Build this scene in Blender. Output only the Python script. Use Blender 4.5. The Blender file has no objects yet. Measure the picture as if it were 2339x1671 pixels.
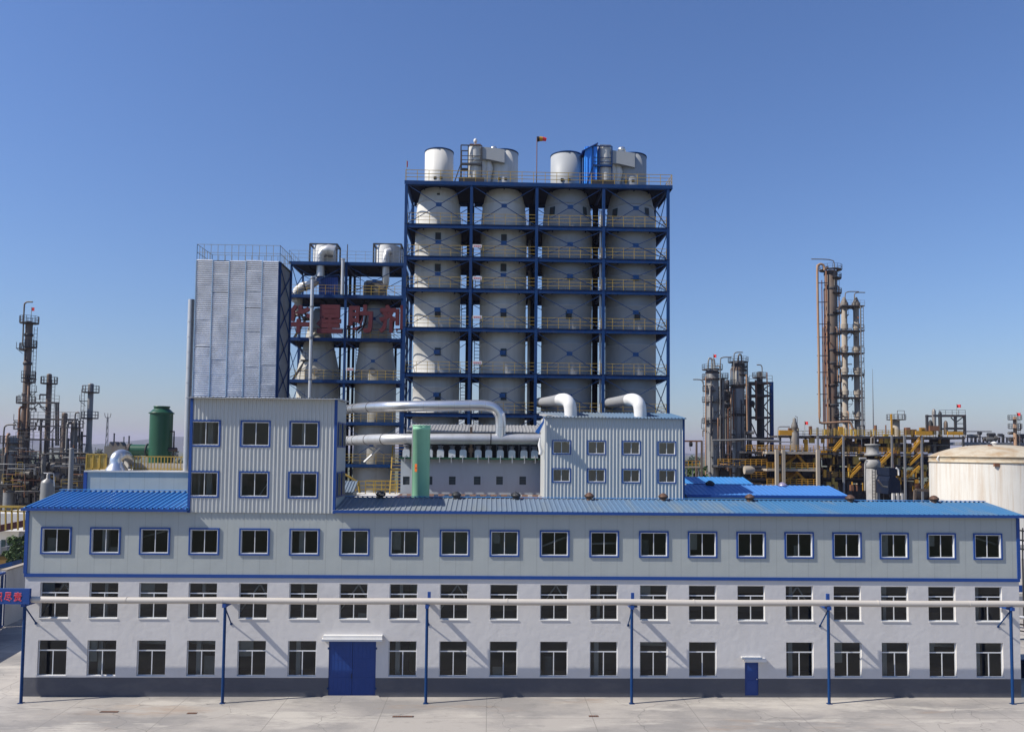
import bpy, math, random
from mathutils import Vector, Matrix, Euler
random.seed(7)
R = math.radians
scene = bpy.context.scene
COL = scene.collection

# ------------------------------------------------------------------ camera
CAMZ = 16.25
cam_d = bpy.data.cameras.new('camera')
cam = bpy.data.objects.new('camera', cam_d)
COL.objects.link(cam)
scene.camera = cam
cam_d.sensor_fit = 'HORIZONTAL'
cam_d.sensor_width = 36.0
cam_d.lens = 28.0
cam_d.shift_y = 99.2 / 2339
cam_d.clip_start = 0.5
cam_d.clip_end = 20000
cam.location = (0, 0, CAMZ)
RM = (Matrix.Rotation(R(-1.595), 3, 'Z') @ Matrix.Rotation(R(93.0), 3, 'X') @ Matrix.Rotation(R(0.552), 3, 'Z'))
cam.rotation_euler = RM.to_euler('XYZ')
FPX = 28 / 36 * 2339

def W(x, y, Y):
    """photo pixel (2339 wide) seen at distance Y along the street normal -> (X, Z)"""
    d = RM @ Vector(((x - 1169.5) / FPX, -(y - 934.7) / FPX, -1.0))
    t = Y / d.y
    return d.x * t, CAMZ + d.z * t

def WV(x, y, Y):
    a, b = W(x, y, Y)
    return Vector((a, Y, b))

def S(Y):
    return Y / FPX

# ------------------------------------------------------------------ world, sun, exposure
SUN = Vector((-1.0, -0.25, 1.0)).normalized()
world = bpy.data.worlds.new('World')
scene.world = world
world.use_nodes = True
wn = world.node_tree.nodes
wl = world.node_tree.links
wn.clear()
sky = wn.new('ShaderNodeTexSky')
sky.sky_type = 'NISHITA'
sky.sun_disc = False
sky.sun_elevation = math.asin(SUN.z)
sky.sun_rotation = math.atan2(SUN.x, SUN.y)
sky.altitude = 0
sky.air_density = 1.4
sky.dust_density = 0.35
sky.ozone_density = 6.0
bg = wn.new('ShaderNodeBackground')
bg.inputs['Strength'].default_value = 0.08
wo = wn.new('ShaderNodeOutputWorld')
tint = wn.new('ShaderNodeMix')
tint.data_type = 'RGBA'
tint.blend_type = 'MULTIPLY'
tint.inputs['Factor'].default_value = 1.0
tint.inputs['B'].default_value = (0.87, 0.96, 1.25, 1)
wl.new(sky.outputs[0], tint.inputs['A'])
wl.new(tint.outputs['Result'], bg.inputs[0])
wl.new(bg.outputs[0], wo.inputs[0])
sun_d = bpy.data.lights.new('sun', 'SUN')
sun_d.energy = 5.0
sun_d.angle = R(0.5)
sun_d.color = (1.0, 0.945, 0.85)
sun = bpy.data.objects.new('sun', sun_d)
COL.objects.link(sun)
sun.rotation_euler = SUN.to_track_quat('Z', 'Y').to_euler()
sun.location = (-60, -20, 90)
vs = scene.view_settings
vs.view_transform = 'Standard'
vs.look = 'None'
vs.exposure = 0.32
vs.gamma = 1.0
scene.cycles.use_denoising = True
scene.cycles.max_bounces = 6
scene.cycles.transparent_max_bounces = 8
scene.cycles.caustics_reflective = False
scene.cycles.caustics_refractive = False

# ------------------------------------------------------------------ materials
def mat(name, col, rough=0.55, metal=0.0, var=0.12, scale=1.2, stain=None, samt=0.4, sscale=(1.2, 1.2, 0.12),
        bump=0.0, bscale=8.0, spec=0.4, seams=None, fade=None, smin=0.50):
    m = bpy.data.materials.new(name)
    m.use_nodes = True
    nt = m.node_tree
    N, L = nt.nodes, nt.links
    b = N['Principled BSDF']
    b.inputs['Roughness'].default_value = rough
    b.inputs['Metallic'].default_value = metal
    b.inputs['Specular IOR Level'].default_value = spec
    tc = N.new('ShaderNodeTexCoord')
    n1 = N.new('ShaderNodeTexNoise')
    n1.inputs['Scale'].default_value = scale
    n1.inputs['Detail'].default_value = 6
    n1.inputs['Roughness'].default_value = 0.62
    L.new(tc.outputs['Object'], n1.inputs['Vector'])
    mx = N.new('ShaderNodeMix')
    mx.data_type = 'RGBA'
    mx.inputs['A'].default_value = [c * (1 - var * 1.6) for c in col] + [1]
    mx.inputs['B'].default_value = [min(1, c * (1 + var * 1.6)) for c in col] + [1]
    L.new(n1.outputs['Fac'], mx.inputs['Factor'])
    out = mx.outputs['Result']
    if fade:
        # blends evenly into a second colour towards one end along X
        sx = N.new('ShaderNodeSeparateXYZ')
        L.new(tc.outputs['Object'], sx.inputs[0])
        fr = N.new('ShaderNodeMapRange')
        fr.inputs['From Min'].default_value = fade[0][0]
        fr.inputs['From Max'].default_value = fade[0][1]
        fr.inputs['To Min'].default_value = 1.0
        fr.inputs['To Max'].default_value = 0.0
        L.new(sx.outputs['X'], fr.inputs['Value'])
        mf = N.new('ShaderNodeMix')
        mf.data_type = 'RGBA'
        mf.inputs['B'].default_value = list(fade[1]) + [1]
        L.new(out, mf.inputs['A'])
        L.new(fr.outputs[0], mf.inputs['Factor'])
        out = mf.outputs['Result']
    if stain:
        mp = N.new('ShaderNodeMapping')
        mp.inputs['Scale'].default_value = sscale
        L.new(tc.outputs['Object'], mp.inputs['Vector'])
        n2 = N.new('ShaderNodeTexNoise')
        n2.inputs['Scale'].default_value = 1.0
        n2.inputs['Detail'].default_value = 7
        n2.inputs['Roughness'].default_value = 0.68
        L.new(mp.outputs[0], n2.inputs['Vector'])
        mr = N.new('ShaderNodeMapRange')
        mr.inputs['From Min'].default_value = smin
        mr.inputs['From Max'].default_value = smin + 0.22
        mr.inputs['To Max'].default_value = samt
        L.new(n2.outputs['Fac'], mr.inputs['Value'])
        m2 = N.new('ShaderNodeMix')
        m2.data_type = 'RGBA'
        m2.inputs['B'].default_value = list(stain) + [1]
        L.new(out, m2.inputs['A'])
        L.new(mr.outputs[0], m2.inputs['Factor'])
        out = m2.outputs['Result']
    if seams:
        # thin vertical panel joints every `seams` metres along X
        sx = N.new('ShaderNodeSeparateXYZ')
        L.new(tc.outputs['Object'], sx.inputs[0])
        md = N.new('ShaderNodeMath')
        md.operation = 'PINGPONG'
        md.inputs[1].default_value = seams / 2
        L.new(sx.outputs['X'], md.inputs[0])
        lt = N.new('ShaderNodeMath')
        lt.operation = 'LESS_THAN'
        lt.inputs[1].default_value = 0.022
        L.new(md.outputs[0], lt.inputs[0])
        sc = N.new('ShaderNodeMath')
        sc.operation = 'MULTIPLY'
        sc.inputs[1].default_value = 0.3
        L.new(lt.outputs[0], sc.inputs[0])
        m3 = N.new('ShaderNodeMix')
        m3.data_type = 'RGBA'
        m3.inputs['B'].default_value = [c * 0.45 for c in col] + [1]
        L.new(out, m3.inputs['A'])
        L.new(sc.outputs[0], m3.inputs['Factor'])
        out = m3.outputs['Result']
    L.new(out, b.inputs['Base Color'])
    if bump:
        n3 = N.new('ShaderNodeTexNoise')
        n3.inputs['Scale'].default_value = bscale
        n3.inputs['Detail'].default_value = 5
        L.new(tc.outputs['Object'], n3.inputs['Vector'])
        bp = N.new('ShaderNodeBump')
        bp.inputs['Strength'].default_value = bump
        bp.inputs['Distance'].default_value = 0.06
        L.new(n3.outputs['Fac'], bp.inputs['Height'])
        L.new(bp.outputs[0], b.inputs['Normal'])
    return m

RUST = (0.16, 0.065, 0.03)
GRIME = (0.10, 0.095, 0.085)
M = {}
M['plaster'] = mat('white_plaster', (0.60, 0.58, 0.565), 0.85, var=0.05, scale=0.5, stain=(0.47, 0.455, 0.43), samt=0.35,
                   sscale=(0.5, 0.5, 0.25), bump=0.32, bscale=2.2)
M['dado'] = mat('grey_dado_paint', (0.088, 0.09, 0.105), 0.8, var=0.07, scale=0.8, stain=(0.2, 0.19, 0.18), samt=0.25, sscale=(0.4, 1, 0.8), bump=0.3, bscale=2)
M['panel'] = mat('pale_grey_panel', (0.385, 0.41, 0.395), 0.5, var=0.05, scale=0.4, stain=(0.33, 0.36, 0.35), samt=0.5,
                 sscale=(1.5, 1, 0.10), bump=0.35, bscale=0.9, seams=1.08)
M['corr'] = mat('corrugated_pale_sheet', (0.50, 0.51, 0.495), 0.42, var=0.04, scale=0.6, stain=(0.42, 0.44, 0.43), samt=0.35, sscale=(1.5, 1, 0.12))
M['blue_trim'] = mat('blue_trim', (0.009, 0.055, 0.24), 0.45, var=0.10, scale=1.0)
M['blue_roof'] = mat('blue_roof_sheet', (0.05, 0.215, 0.50), 0.42, var=0.06, scale=0.35, stain=(0.10, 0.22, 0.45), samt=0.4, sscale=(0.5, 0.1, 0.5))
M['blue_roof_pale'] = mat('faded_blue_roof_sheet', (0.048, 0.15, 0.29), 0.5, var=0.09, scale=0.22, stain=(0.19, 0.20, 0.17), samt=0.8, sscale=(0.35, 0.06, 0.3), spec=0.25, fade=((-4, 17), (0.20, 0.225, 0.25)))
M['blue_roof_deep'] = mat('deep_blue_roof_sheet', (0.06, 0.19, 0.48), 0.45, var=0.06, scale=0.4)
M['blue_steel'] = mat('blue_steel', (0.004, 0.038, 0.135), 0.6, spec=0.2, var=0.16, scale=1.2, stain=(0.05, 0.06, 0.12), samt=0.4, sscale=(1.5, 1.5, 0.3))
M['deck'] = mat('dark_deck_plate', (0.009, 0.015, 0.032), 0.85, spec=0.08, var=0.2, scale=1.0, stain=(0.03, 0.025, 0.02), samt=0.5, sscale=(1, 1, 1))
M['blue_door'] = mat('blue_door_paint', (0.007, 0.042, 0.20), 0.5, var=0.08, scale=0.8)
M['white_frame'] = mat('white_window_frame', (0.62, 0.63, 0.64), 0.4, var=0.03)
M['pipe_white'] = mat('cream_pipe_paint', (0.52, 0.475, 0.42), 0.5, var=0.05, scale=0.8, stain=(0.45, 0.40, 0.34), samt=0.4, sscale=(0.3, 1, 1))
M['white_paint'] = mat('white_paint', (0.68, 0.67, 0.65), 0.5, var=0.04, scale=0.8, stain=(0.5, 0.47, 0.42), samt=0.3)
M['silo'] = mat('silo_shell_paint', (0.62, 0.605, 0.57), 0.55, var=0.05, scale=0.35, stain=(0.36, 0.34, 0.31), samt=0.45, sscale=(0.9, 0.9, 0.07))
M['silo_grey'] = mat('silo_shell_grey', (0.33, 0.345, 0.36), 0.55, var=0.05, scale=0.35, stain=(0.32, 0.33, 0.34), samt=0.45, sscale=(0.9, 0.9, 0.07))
M['cone'] = mat('reactor_shell', (0.44, 0.42, 0.37), 0.55, var=0.06, scale=0.5, stain=(0.28, 0.22, 0.15), samt=0.5, sscale=(1.3, 1.3, 0.08))
M['alu'] = mat('aluminium_cladding', (0.70, 0.70, 0.70), 0.30, metal=0.85, var=0.08, scale=0.8, bump=0.15, bscale=1.2)
M['alu_dull'] = mat('dull_aluminium', (0.55, 0.55, 0.55), 0.42, metal=0.55, var=0.1, scale=1.0, stain=(0.3, 0.26, 0.2), samt=0.3)
M['louvre'] = mat('silver_louvre_sheet', (0.62, 0.65, 0.70), 0.36, metal=0.5, var=0.16, scale=1.1, stain=(0.3, 0.32, 0.36), samt=0.5, sscale=(0.8, 1, 0.9), bump=0.5, bscale=1.6)
M['yellow'] = mat('yellow_rail_paint', (0.42, 0.28, 0.05), 0.6, var=0.2, scale=1.0, stain=(0.18, 0.10, 0.04), samt=0.5)
M['yellow_b'] = mat('bright_yellow_paint', (0.50, 0.25, 0.018), 0.6, var=0.18, scale=0.6, stain=(0.3, 0.14, 0.03), samt=0.5)
M['grey_rail'] = mat('galvanised_rail', (0.28, 0.28, 0.25), 0.6, var=0.2)
M['green_frp'] = mat('pale_green_plastic', (0.31, 0.63, 0.41), 0.42, var=0.05, scale=0.6, stain=(0.18, 0.42, 0.26), samt=0.4)
M['green_dark'] = mat('dark_green_plastic', (0.018, 0.08, 0.045), 0.4, var=0.1, scale=0.6)
M['orange'] = mat('orange_placard', (0.62, 0.13, 0.02), 0.6, var=0.05)
M['black'] = mat('black_paint', (0.012, 0.012, 0.012), 0.7, var=0.1)
M['dark'] = mat('dark_equipment', (0.035, 0.036, 0.038), 0.7, var=0.3, scale=0.8, stain=(0.09, 0.06, 0.04), samt=0.5, sscale=(1, 1, 1))
M['hatch'] = mat('dark_green_hatch', (0.018, 0.045, 0.05), 0.4, var=0.15)
M['red'] = mat('red_sign_paint', (0.095, 0.012, 0.016), 0.5, var=0.10, scale=0.8)
M['red_flag'] = mat('red_flag_cloth', (0.75, 0.04, 0.04), 0.7, var=0.05)
M['sign_red'] = mat('red_lettering', (0.62, 0.03, 0.05), 0.6, var=0.05)
M['pink'] = mat('pink_letter_edge', (0.70, 0.33, 0.45), 0.6, var=0.05)
M['rust'] = mat('rusty_steel', (0.19, 0.085, 0.045), 0.8, var=0.3, scale=1.5)
M['rust_ledge'] = mat('rusty_brown_ledge', (0.14, 0.08, 0.055), 0.8, var=0.2, scale=0.8)
M['steel_old'] = mat('weathered_steel', (0.16, 0.15, 0.135), 0.6, metal=0.1, var=0.25, scale=0.8, stain=RUST, samt=0.6, sscale=(0.8, 0.8, 0.12))
M['column_grey'] = mat('grey_column_shell', (0.23, 0.225, 0.215), 0.45, metal=0.25, var=0.14, scale=0.4, stain=(0.16, 0.12, 0.09), samt=0.6, sscale=(0.9, 0.9, 0.10))
M['column_brown'] = mat('brown_column_shell', (0.15, 0.115, 0.09), 0.55, metal=0.2, var=0.2, scale=0.4, stain=(0.20, 0.085, 0.045), samt=0.75, sscale=(0.5, 0.5, 0.16))
M['pipe_tan'] = mat('tan_rusty_pipe', (0.33, 0.20, 0.12), 0.6, var=0.2, scale=0.6, stain=(0.25, 0.08, 0.04), samt=0.6)
M['frame_dark'] = mat('dark_steel_frame', (0.045, 0.047, 0.052), 0.65, var=0.25, scale=0.8, stain=RUST, samt=0.6, sscale=(0.6, 0.6, 0.6))
M['frame_grey'] = mat('grey_steel_frame', (0.17, 0.18, 0.195), 0.6, var=0.15, scale=0.8, stain=RUST, samt=0.4)
M['concrete_frame'] = mat('beige_concrete_frame', (0.36, 0.31, 0.25), 0.85, var=0.1, scale=0.8, stain=(0.25, 0.2, 0.15), samt=0.5)
M['tank'] = mat('white_tank_rust_streaked', (0.66, 0.63, 0.57), 0.55, var=0.05, scale=0.5, stain=(0.42, 0.27, 0.14), samt=0.6, sscale=(2.0, 2.0, 0.07), smin=0.47)
M['tank_roof'] = mat('stained_tank_roof', (0.46, 0.40, 0.30), 0.7, var=0.15, scale=0.5, stain=(0.33, 0.20, 0.09), samt=0.85, sscale=(0.6, 0.6, 1.2), smin=0.45)
M['leaf'] = mat('tree_leaves', (0.06, 0.10, 0.028), 0.7, var=0.45, scale=1.5)
M['leaf_far'] = mat('far_tree_leaves', (0.055, 0.085, 0.035), 0.8, var=0.4, scale=0.2)
M['bark'] = mat('tree_bark', (0.10, 0.075, 0.055), 0.9, var=0.2, scale=4)
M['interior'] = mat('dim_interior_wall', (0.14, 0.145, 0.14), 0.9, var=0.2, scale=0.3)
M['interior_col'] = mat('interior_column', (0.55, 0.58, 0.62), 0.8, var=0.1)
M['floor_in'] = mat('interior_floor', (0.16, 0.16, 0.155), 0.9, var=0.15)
M['render_wall'] = mat('pale_render', (0.55, 0.53, 0.50), 0.85, var=0.06, scale=0.5, stain=(0.36, 0.33, 0.29), samt=0.5, sscale=(0.5, 0.5, 0.2))
M['maroon'] = mat('maroon_roof', (0.11, 0.035, 0.035), 0.7, var=0.15)
M['bluetarp'] = mat('bright_blue_sheet', (0.04, 0.26, 0.80), 0.5, var=0.06)
M['vent'] = mat('rusty_ventilator', (0.13, 0.075, 0.05), 0.6, metal=0.3, var=0.3, scale=4)
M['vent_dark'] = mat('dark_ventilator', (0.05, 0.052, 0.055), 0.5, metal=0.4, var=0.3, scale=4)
M['vent_pink'] = mat('striped_ventilator', (0.42, 0.36, 0.48), 0.4, metal=0.5, var=0.3, scale=8)
M['brown_panel'] = mat('ochre_panel', (0.24, 0.14, 0.035), 0.8, var=0.15)

def glass(name, tint, refl=1.0):
    m = bpy.data.materials.new(name)
    m.use_nodes = True
    nt = m.node_tree
    N, L = nt.nodes, nt.links
    N.clear()
    o = N.new('ShaderNodeOutputMaterial')
    mix = N.new('ShaderNodeMixShader')
    tr = N.new('ShaderNodeBsdfTransparent')
    tr.inputs[0].default_value = list(tint) + [1]
    gl = N.new('ShaderNodeBsdfGlossy')
    gl.inputs['Roughness'].default_value = 0.03
    gl.inputs['Color'].default_value = (0.9, 0.95, 1, 1)
    tc = N.new('ShaderNodeTexCoord')
    nz = N.new('ShaderNodeTexNoise')
    nz.inputs['Scale'].default_value = 0.7
    L.new(tc.outputs['Object'], nz.inputs['Vector'])
    bp = N.new('ShaderNodeBump')
    bp.inputs['Strength'].default_value = 0.12
    bp.inputs['Distance'].default_value = 0.05
    L.new(nz.outputs['Fac'], bp.inputs['Height'])
    L.new(bp.outputs[0], gl.inputs['Normal'])
    fr = N.new('ShaderNodeFresnel')
    fr.inputs['IOR'].default_value = 1.5
    ml = N.new('ShaderNodeMath')
    ml.operation = 'MULTIPLY'
    ml.inputs[1].default_value = refl
    L.new(fr.outputs[0], ml.inputs[0])
    L.new(ml.outputs[0], mix.inputs[0])
    L.new(tr.outputs[0], mix.inputs[1])
    L.new(gl.outputs[0], mix.inputs[2])
    L.new(mix.outputs[0], o.inputs[0])
    return m
M['filter_wall'] = mat('filter_house_sheet', (0.46, 0.515, 0.55), 0.6, var=0.05, scale=0.4, stain=(0.36, 0.37, 0.37), samt=0.4, sscale=(0.8, 1, 0.15))
M['glass'] = glass('window_glass', (0.62, 0.64, 0.62))
M['glass_pale'] = glass('pale_window_glass', (0.75, 0.8, 0.82), 3.0)
M['peeling'] = mat('peeling_grey_shell', (0.24, 0.235, 0.225), 0.7, var=0.3, scale=1.0, stain=(0.42, 0.40, 0.37), samt=0.6, sscale=(0.9, 0.9, 0.4))

# ------------------------------------------------------------------ mesh builder and tagging
ORG = {}

class MB:
    def __init__(s):
        s.v, s.f, s.sm = [], [], []

    def add(s, vs, fs, smooth=False):
        o = len(s.v)
        s.v += [Vector(p) for p in vs]
        for f in fs:
            s.f.append([i + o for i in f])
            s.sm.append(smooth)
        return s

    def box(s, x0, x1, y0, y1, z0, z1):
        return s.add([(x0, y0, z0), (x1, y0, z0), (x1, y1, z0), (x0, y1, z0), (x0, y0, z1), (x1, y0, z1), (x1, y1, z1), (x0, y1, z1)],
                     [(0, 3, 2, 1), (4, 5, 6, 7), (0, 1, 5, 4), (1, 2, 6, 5), (2, 3, 7, 6), (3, 0, 4, 7)])

    def bar(s, p, q, w, h=None):
        p, q = Vector(p), Vector(q)
        h = h or w
        d = (q - p).normalized()
        up = Vector((0, 0, 1)) if abs(d.z) < 0.95 else Vector((0, 1, 0))
        a = d.cross(up).normalized() * (w / 2)
        b = a.cross(d).normalized() * (h / 2)
        vs = [p - a - b, p + a - b, p + a + b, p - a + b, q - a - b, q + a - b, q + a + b, q - a + b]
        return s.add(vs, [(0, 1, 2, 3), (7, 6, 5, 4), (0, 4, 5, 1), (1, 5, 6, 2), (2, 6, 7, 3), (3, 7, 4, 0)])

    def tube(s, pts, r, n=10, caps=True, radii=None):
        pts = [Vector(p) for p in pts]
        rings = []
        d0 = (pts[1] - pts[0]).normalized()
        up = Vector((0, 0, 1)) if abs(d0.z) < 0.9 else Vector((0, 1, 0))
        a = d0.cross(up).normalized()
        for i, p in enumerate(pts):
            if i == 0:
                d = d0
            elif i == len(pts) - 1:
                d = (pts[i] - pts[i - 1]).normalized()
            else:
                d = ((pts[i + 1] - p).normalized() + (p - pts[i - 1]).normalized()).normalized()
            a = (a - d * a.dot(d)).normalized()
            b = d.cross(a)
            rr = radii[i] if radii else r
            rings.append([p + (a * math.cos(2 * math.pi * k / n) + b * math.sin(2 * math.pi * k / n)) * rr for k in range(n)])
        vs = [v for ring in rings for v in ring]
        fs = []
        for i in range(len(pts) - 1):
            for k in range(n):
                k2 = (k + 1) % n
                fs.append((i * n + k, i * n + k2, (i + 1) * n + k2, (i + 1) * n + k))
        s.add(vs, fs, True)
        if caps:
            s.add(rings[0], [tuple(range(n - 1, -1, -1))])
            s.add(rings[-1], [tuple(range(n))])
        return s

    def lathe(s, prof, x, y, n=32, smooth=True):
        vs, fs = [], []
        for r, z in prof:
            for k in range(n):
                t = 2 * math.pi * k / n
                vs.append((x + r * math.cos(t), y + r * math.sin(t), z))
        for i in range(len(prof) - 1):
            for k in range(n):
                k2 = (k + 1) % n
                fs.append((i * n + k, i * n + k2, (i + 1) * n + k2, (i + 1) * n + k))
        return s.add(vs, fs, smooth)

    def cyl(s, x, y, z0, z1, r, n=16, r2=None):
        r2 = r if r2 is None else r2
        s.lathe([(r, z0), (r2, z1)], x, y, n)
        for z, rr, fl in ((z0, r, True), (z1, r2, False)):
            ring = [(x + rr * math.cos(2 * math.pi * k / n), y + rr * math.sin(2 * math.pi * k / n), z) for k in range(n)]
            s.add(ring, [tuple(range(n - 1, -1, -1)) if fl else tuple(range(n))])
        return s

    def quad(s, a, b, c, d):
        return s.add([a, b, c, d], [(0, 1, 2, 3)])

    def ball(s, c, r, n=12, m=8, sz=1.0):
        prof = [(max(1e-4, r * math.sin(math.pi * i / m)), c[2] - r * sz * math.cos(math.pi * i / m)) for i in range(m + 1)]
        return s.lathe(prof, c[0], c[1], n)

    def prism(s, poly, y0, y1):
        """polygon in XZ extruded along Y"""
        n = len(poly)
        vs = [(x, y0, z) for x, z in poly] + [(x, y1, z) for x, z in poly]
        fs = [tuple(range(n)), tuple(range(2 * n - 1, n - 1, -1))]
        for i in range(n):
            j = (i + 1) % n
            fs.append((i, i + n, j + n, j))
        return s.add(vs, fs)

    def rail(s, p, q, h=1.1, step=1.3, r=0.03, rails=(0.38, 0.74, 1.1)):
        p, q = Vector(p), Vector(q)
        n = max(1, round((q - p).length / step))
        for i in range(n + 1):
            a = p.lerp(q, i / n)
            s.bar(a, a + Vector((0, 0, h)), r * 1.6)
        for t in rails:
            o = Vector((0, 0, t))
            s.bar(p + o, q + o, r * 1.5)
        return s

    def ladder(s, x, y, z0, z1, w=0.5, r=0.03, step=0.4, cage=False):
        for sx in (-w / 2, w / 2):
            s.bar((x + sx, y, z0), (x + sx, y, z1), r * 2)
        z = z0 + step
        while z < z1:
            s.bar((x - w / 2, y, z), (x + w / 2, y, z), r * 1.6)
            z += step
        return s

    def build(s, name, m, parent=None, at=None):
        o = ORG.get(parent.name, Vector((0, 0, 0))) if parent else Vector((0, 0, 0))
        me = bpy.data.meshes.new(name)
        base = Vector(at) if at is not None else o
        me.from_pydata([v - base for v in s.v], [], s.f)
        me.polygons.foreach_set('use_smooth', s.sm)
        me.materials.append(m)
        me.update()
        ob = bpy.data.objects.new(name, me)
        COL.objects.link(ob)
        ob.location = base - o
        if parent:
            ob.parent = parent
        ORG[ob.name] = Vector(base)
        return ob

def tag(o, label=None, cat=None, group=None, kind=None):
    if label: o['label'] = label
    if cat: o['category'] = cat
    if group: o['group'] = group
    if kind or cat: o['kind'] = kind or 'thing'
    return o

def thing(name, label, cat, loc, group=None):
    o = bpy.data.objects.new(name, None)
    o.empty_display_size = 0.5
    COL.objects.link(o)
    o.location = loc
    ORG[o.name] = Vector(loc)
    return tag(o, label, cat, group)

def put_copy(o, parent, loc):
    c = o.copy()
    COL.objects.link(c)
    c.parent = parent
    c.location = Vector(loc) - ORG[parent.name]
    for ch in o.children:
        d = ch.copy()
        COL.objects.link(d)
        d.parent = c
    return c

def cut_wall(mb, x0, x1, z0, z1, y, holes, depth=0.0, face=True):
    """vertical sheet at y, facing -Y, with rectangular holes (xa,xb,za,zb) and reveals"""
    hs = [h for h in holes if h[0] < x1 and h[1] > x0 and h[2] < z1 and h[3] > z0]
    xs = sorted({x0, x1} | {max(x0, min(x1, h[0])) for h in hs} | {max(x0, min(x1, h[1])) for h in hs})
    for xa, xb in zip(xs, xs[1:]):
        if xb - xa < 1e-5: continue
        xm = (xa + xb) / 2
        segs = [(max(z0, h[2]), min(z1, h[3])) for h in hs if h[0] < xm < h[1]]
        segs.sort()
        z = z0
        for a, b in segs + [(z1, z1)]:
            if a - z > 1e-5:
                mb.quad((xa, y, z), (xb, y, z), (xb, y, a), (xa, y, a))
            z = max(z, b)
    if depth:
        for xa, xb, za, zb in hs:
            xa, xb, za, zb = max(xa, x0), min(xb, x1), max(za, z0), min(zb, z1)
            mb.quad((xa, y, za), (xa, y, zb), (xa, y + depth, zb), (xa, y + depth, za))
            mb.quad((xb, y, zb), (xb, y, za), (xb, y + depth, za), (xb, y + depth, zb))
            if za > z0: mb.quad((xa, y, za), (xa, y + depth, za), (xb, y + depth, za), (xb, y, za))
            if zb < z1: mb.quad((xa, y, zb), (xb, y, zb), (xb, y + depth, zb), (xa, y + depth, zb))

def corrugated(mb, x0, x1, z0, z1, y, holes=(), pitch=0.26, dep=0.045):
    """vertical trapezoid sheet facing -Y"""
    prof = []
    n = int((x1 - x0) / pitch)
    for i in range(n + 1):
        b = x0 + i * (x1 - x0) / n
        p = (x1 - x0) / n
        for fx, fy in ((0, 0), (0.52, 0), (0.64, 1), (0.88, 1)):
            xx = b + fx * p
            if xx <= x1 + 1e-6: prof.append((xx, fy))
    prof = [q for q in prof if q[0] <= x1 + 1e-6]
    for (xa, fa), (xb, fb) in zip(prof, prof[1:]):
        xm = (xa + xb) / 2
        segs = sorted((h[2], h[3]) for h in holes if h[0] < xm < h[1])
        z = z0
        for a, b in segs + [(z1, z1)]:
            if a - z > 1e-5:
                mb.quad((xa, y - fa * dep, z), (xb, y - fb * dep, z), (xb, y - fb * dep, a), (xa, y - fa * dep, a))
            z = max(z, b)

def ribbed_roof(mb, x0, x1, ya, za, yb, zb, pitch=0.25, rib=0.05, th=0.05):
    """roof slope from eave (ya,za) to ridge (yb,zb) with ribs running up the slope"""
    n = int((x1 - x0) / pitch)
    p = (x1 - x0) / n
    prof = []
    for i in range(n):
        b = x0 + i * p
        prof += [(b, 0), (b + p * 0.56, 0), (b + p * 0.64, 1), (b + p * 0.86, 1)]
    prof.append((x1, 0))
    for (xa, fa), (xb, fb) in zip(prof, prof[1:]):
        mb.quad((xa, ya, za + fa * rib), (xb, ya, za + fb * rib), (xb, yb, zb + fb * rib), (xa, yb, zb + fa * rib))
    mb.quad((x0, ya, za - th), (x0, yb, zb - th), (x1, yb, zb - th), (x1, ya, za - th))
    mb.quad((x0, ya, za - th), (x1, ya, za - th), (x1, ya, za), (x0, ya, za))
    mb.quad((x0, ya, za - th), (x0, ya, za), (x0, yb, zb), (x0, yb, zb - th))
    mb.quad((x1, ya, za), (x1, ya, za - th), (x1, yb, zb - th), (x1, yb, zb))

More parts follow.
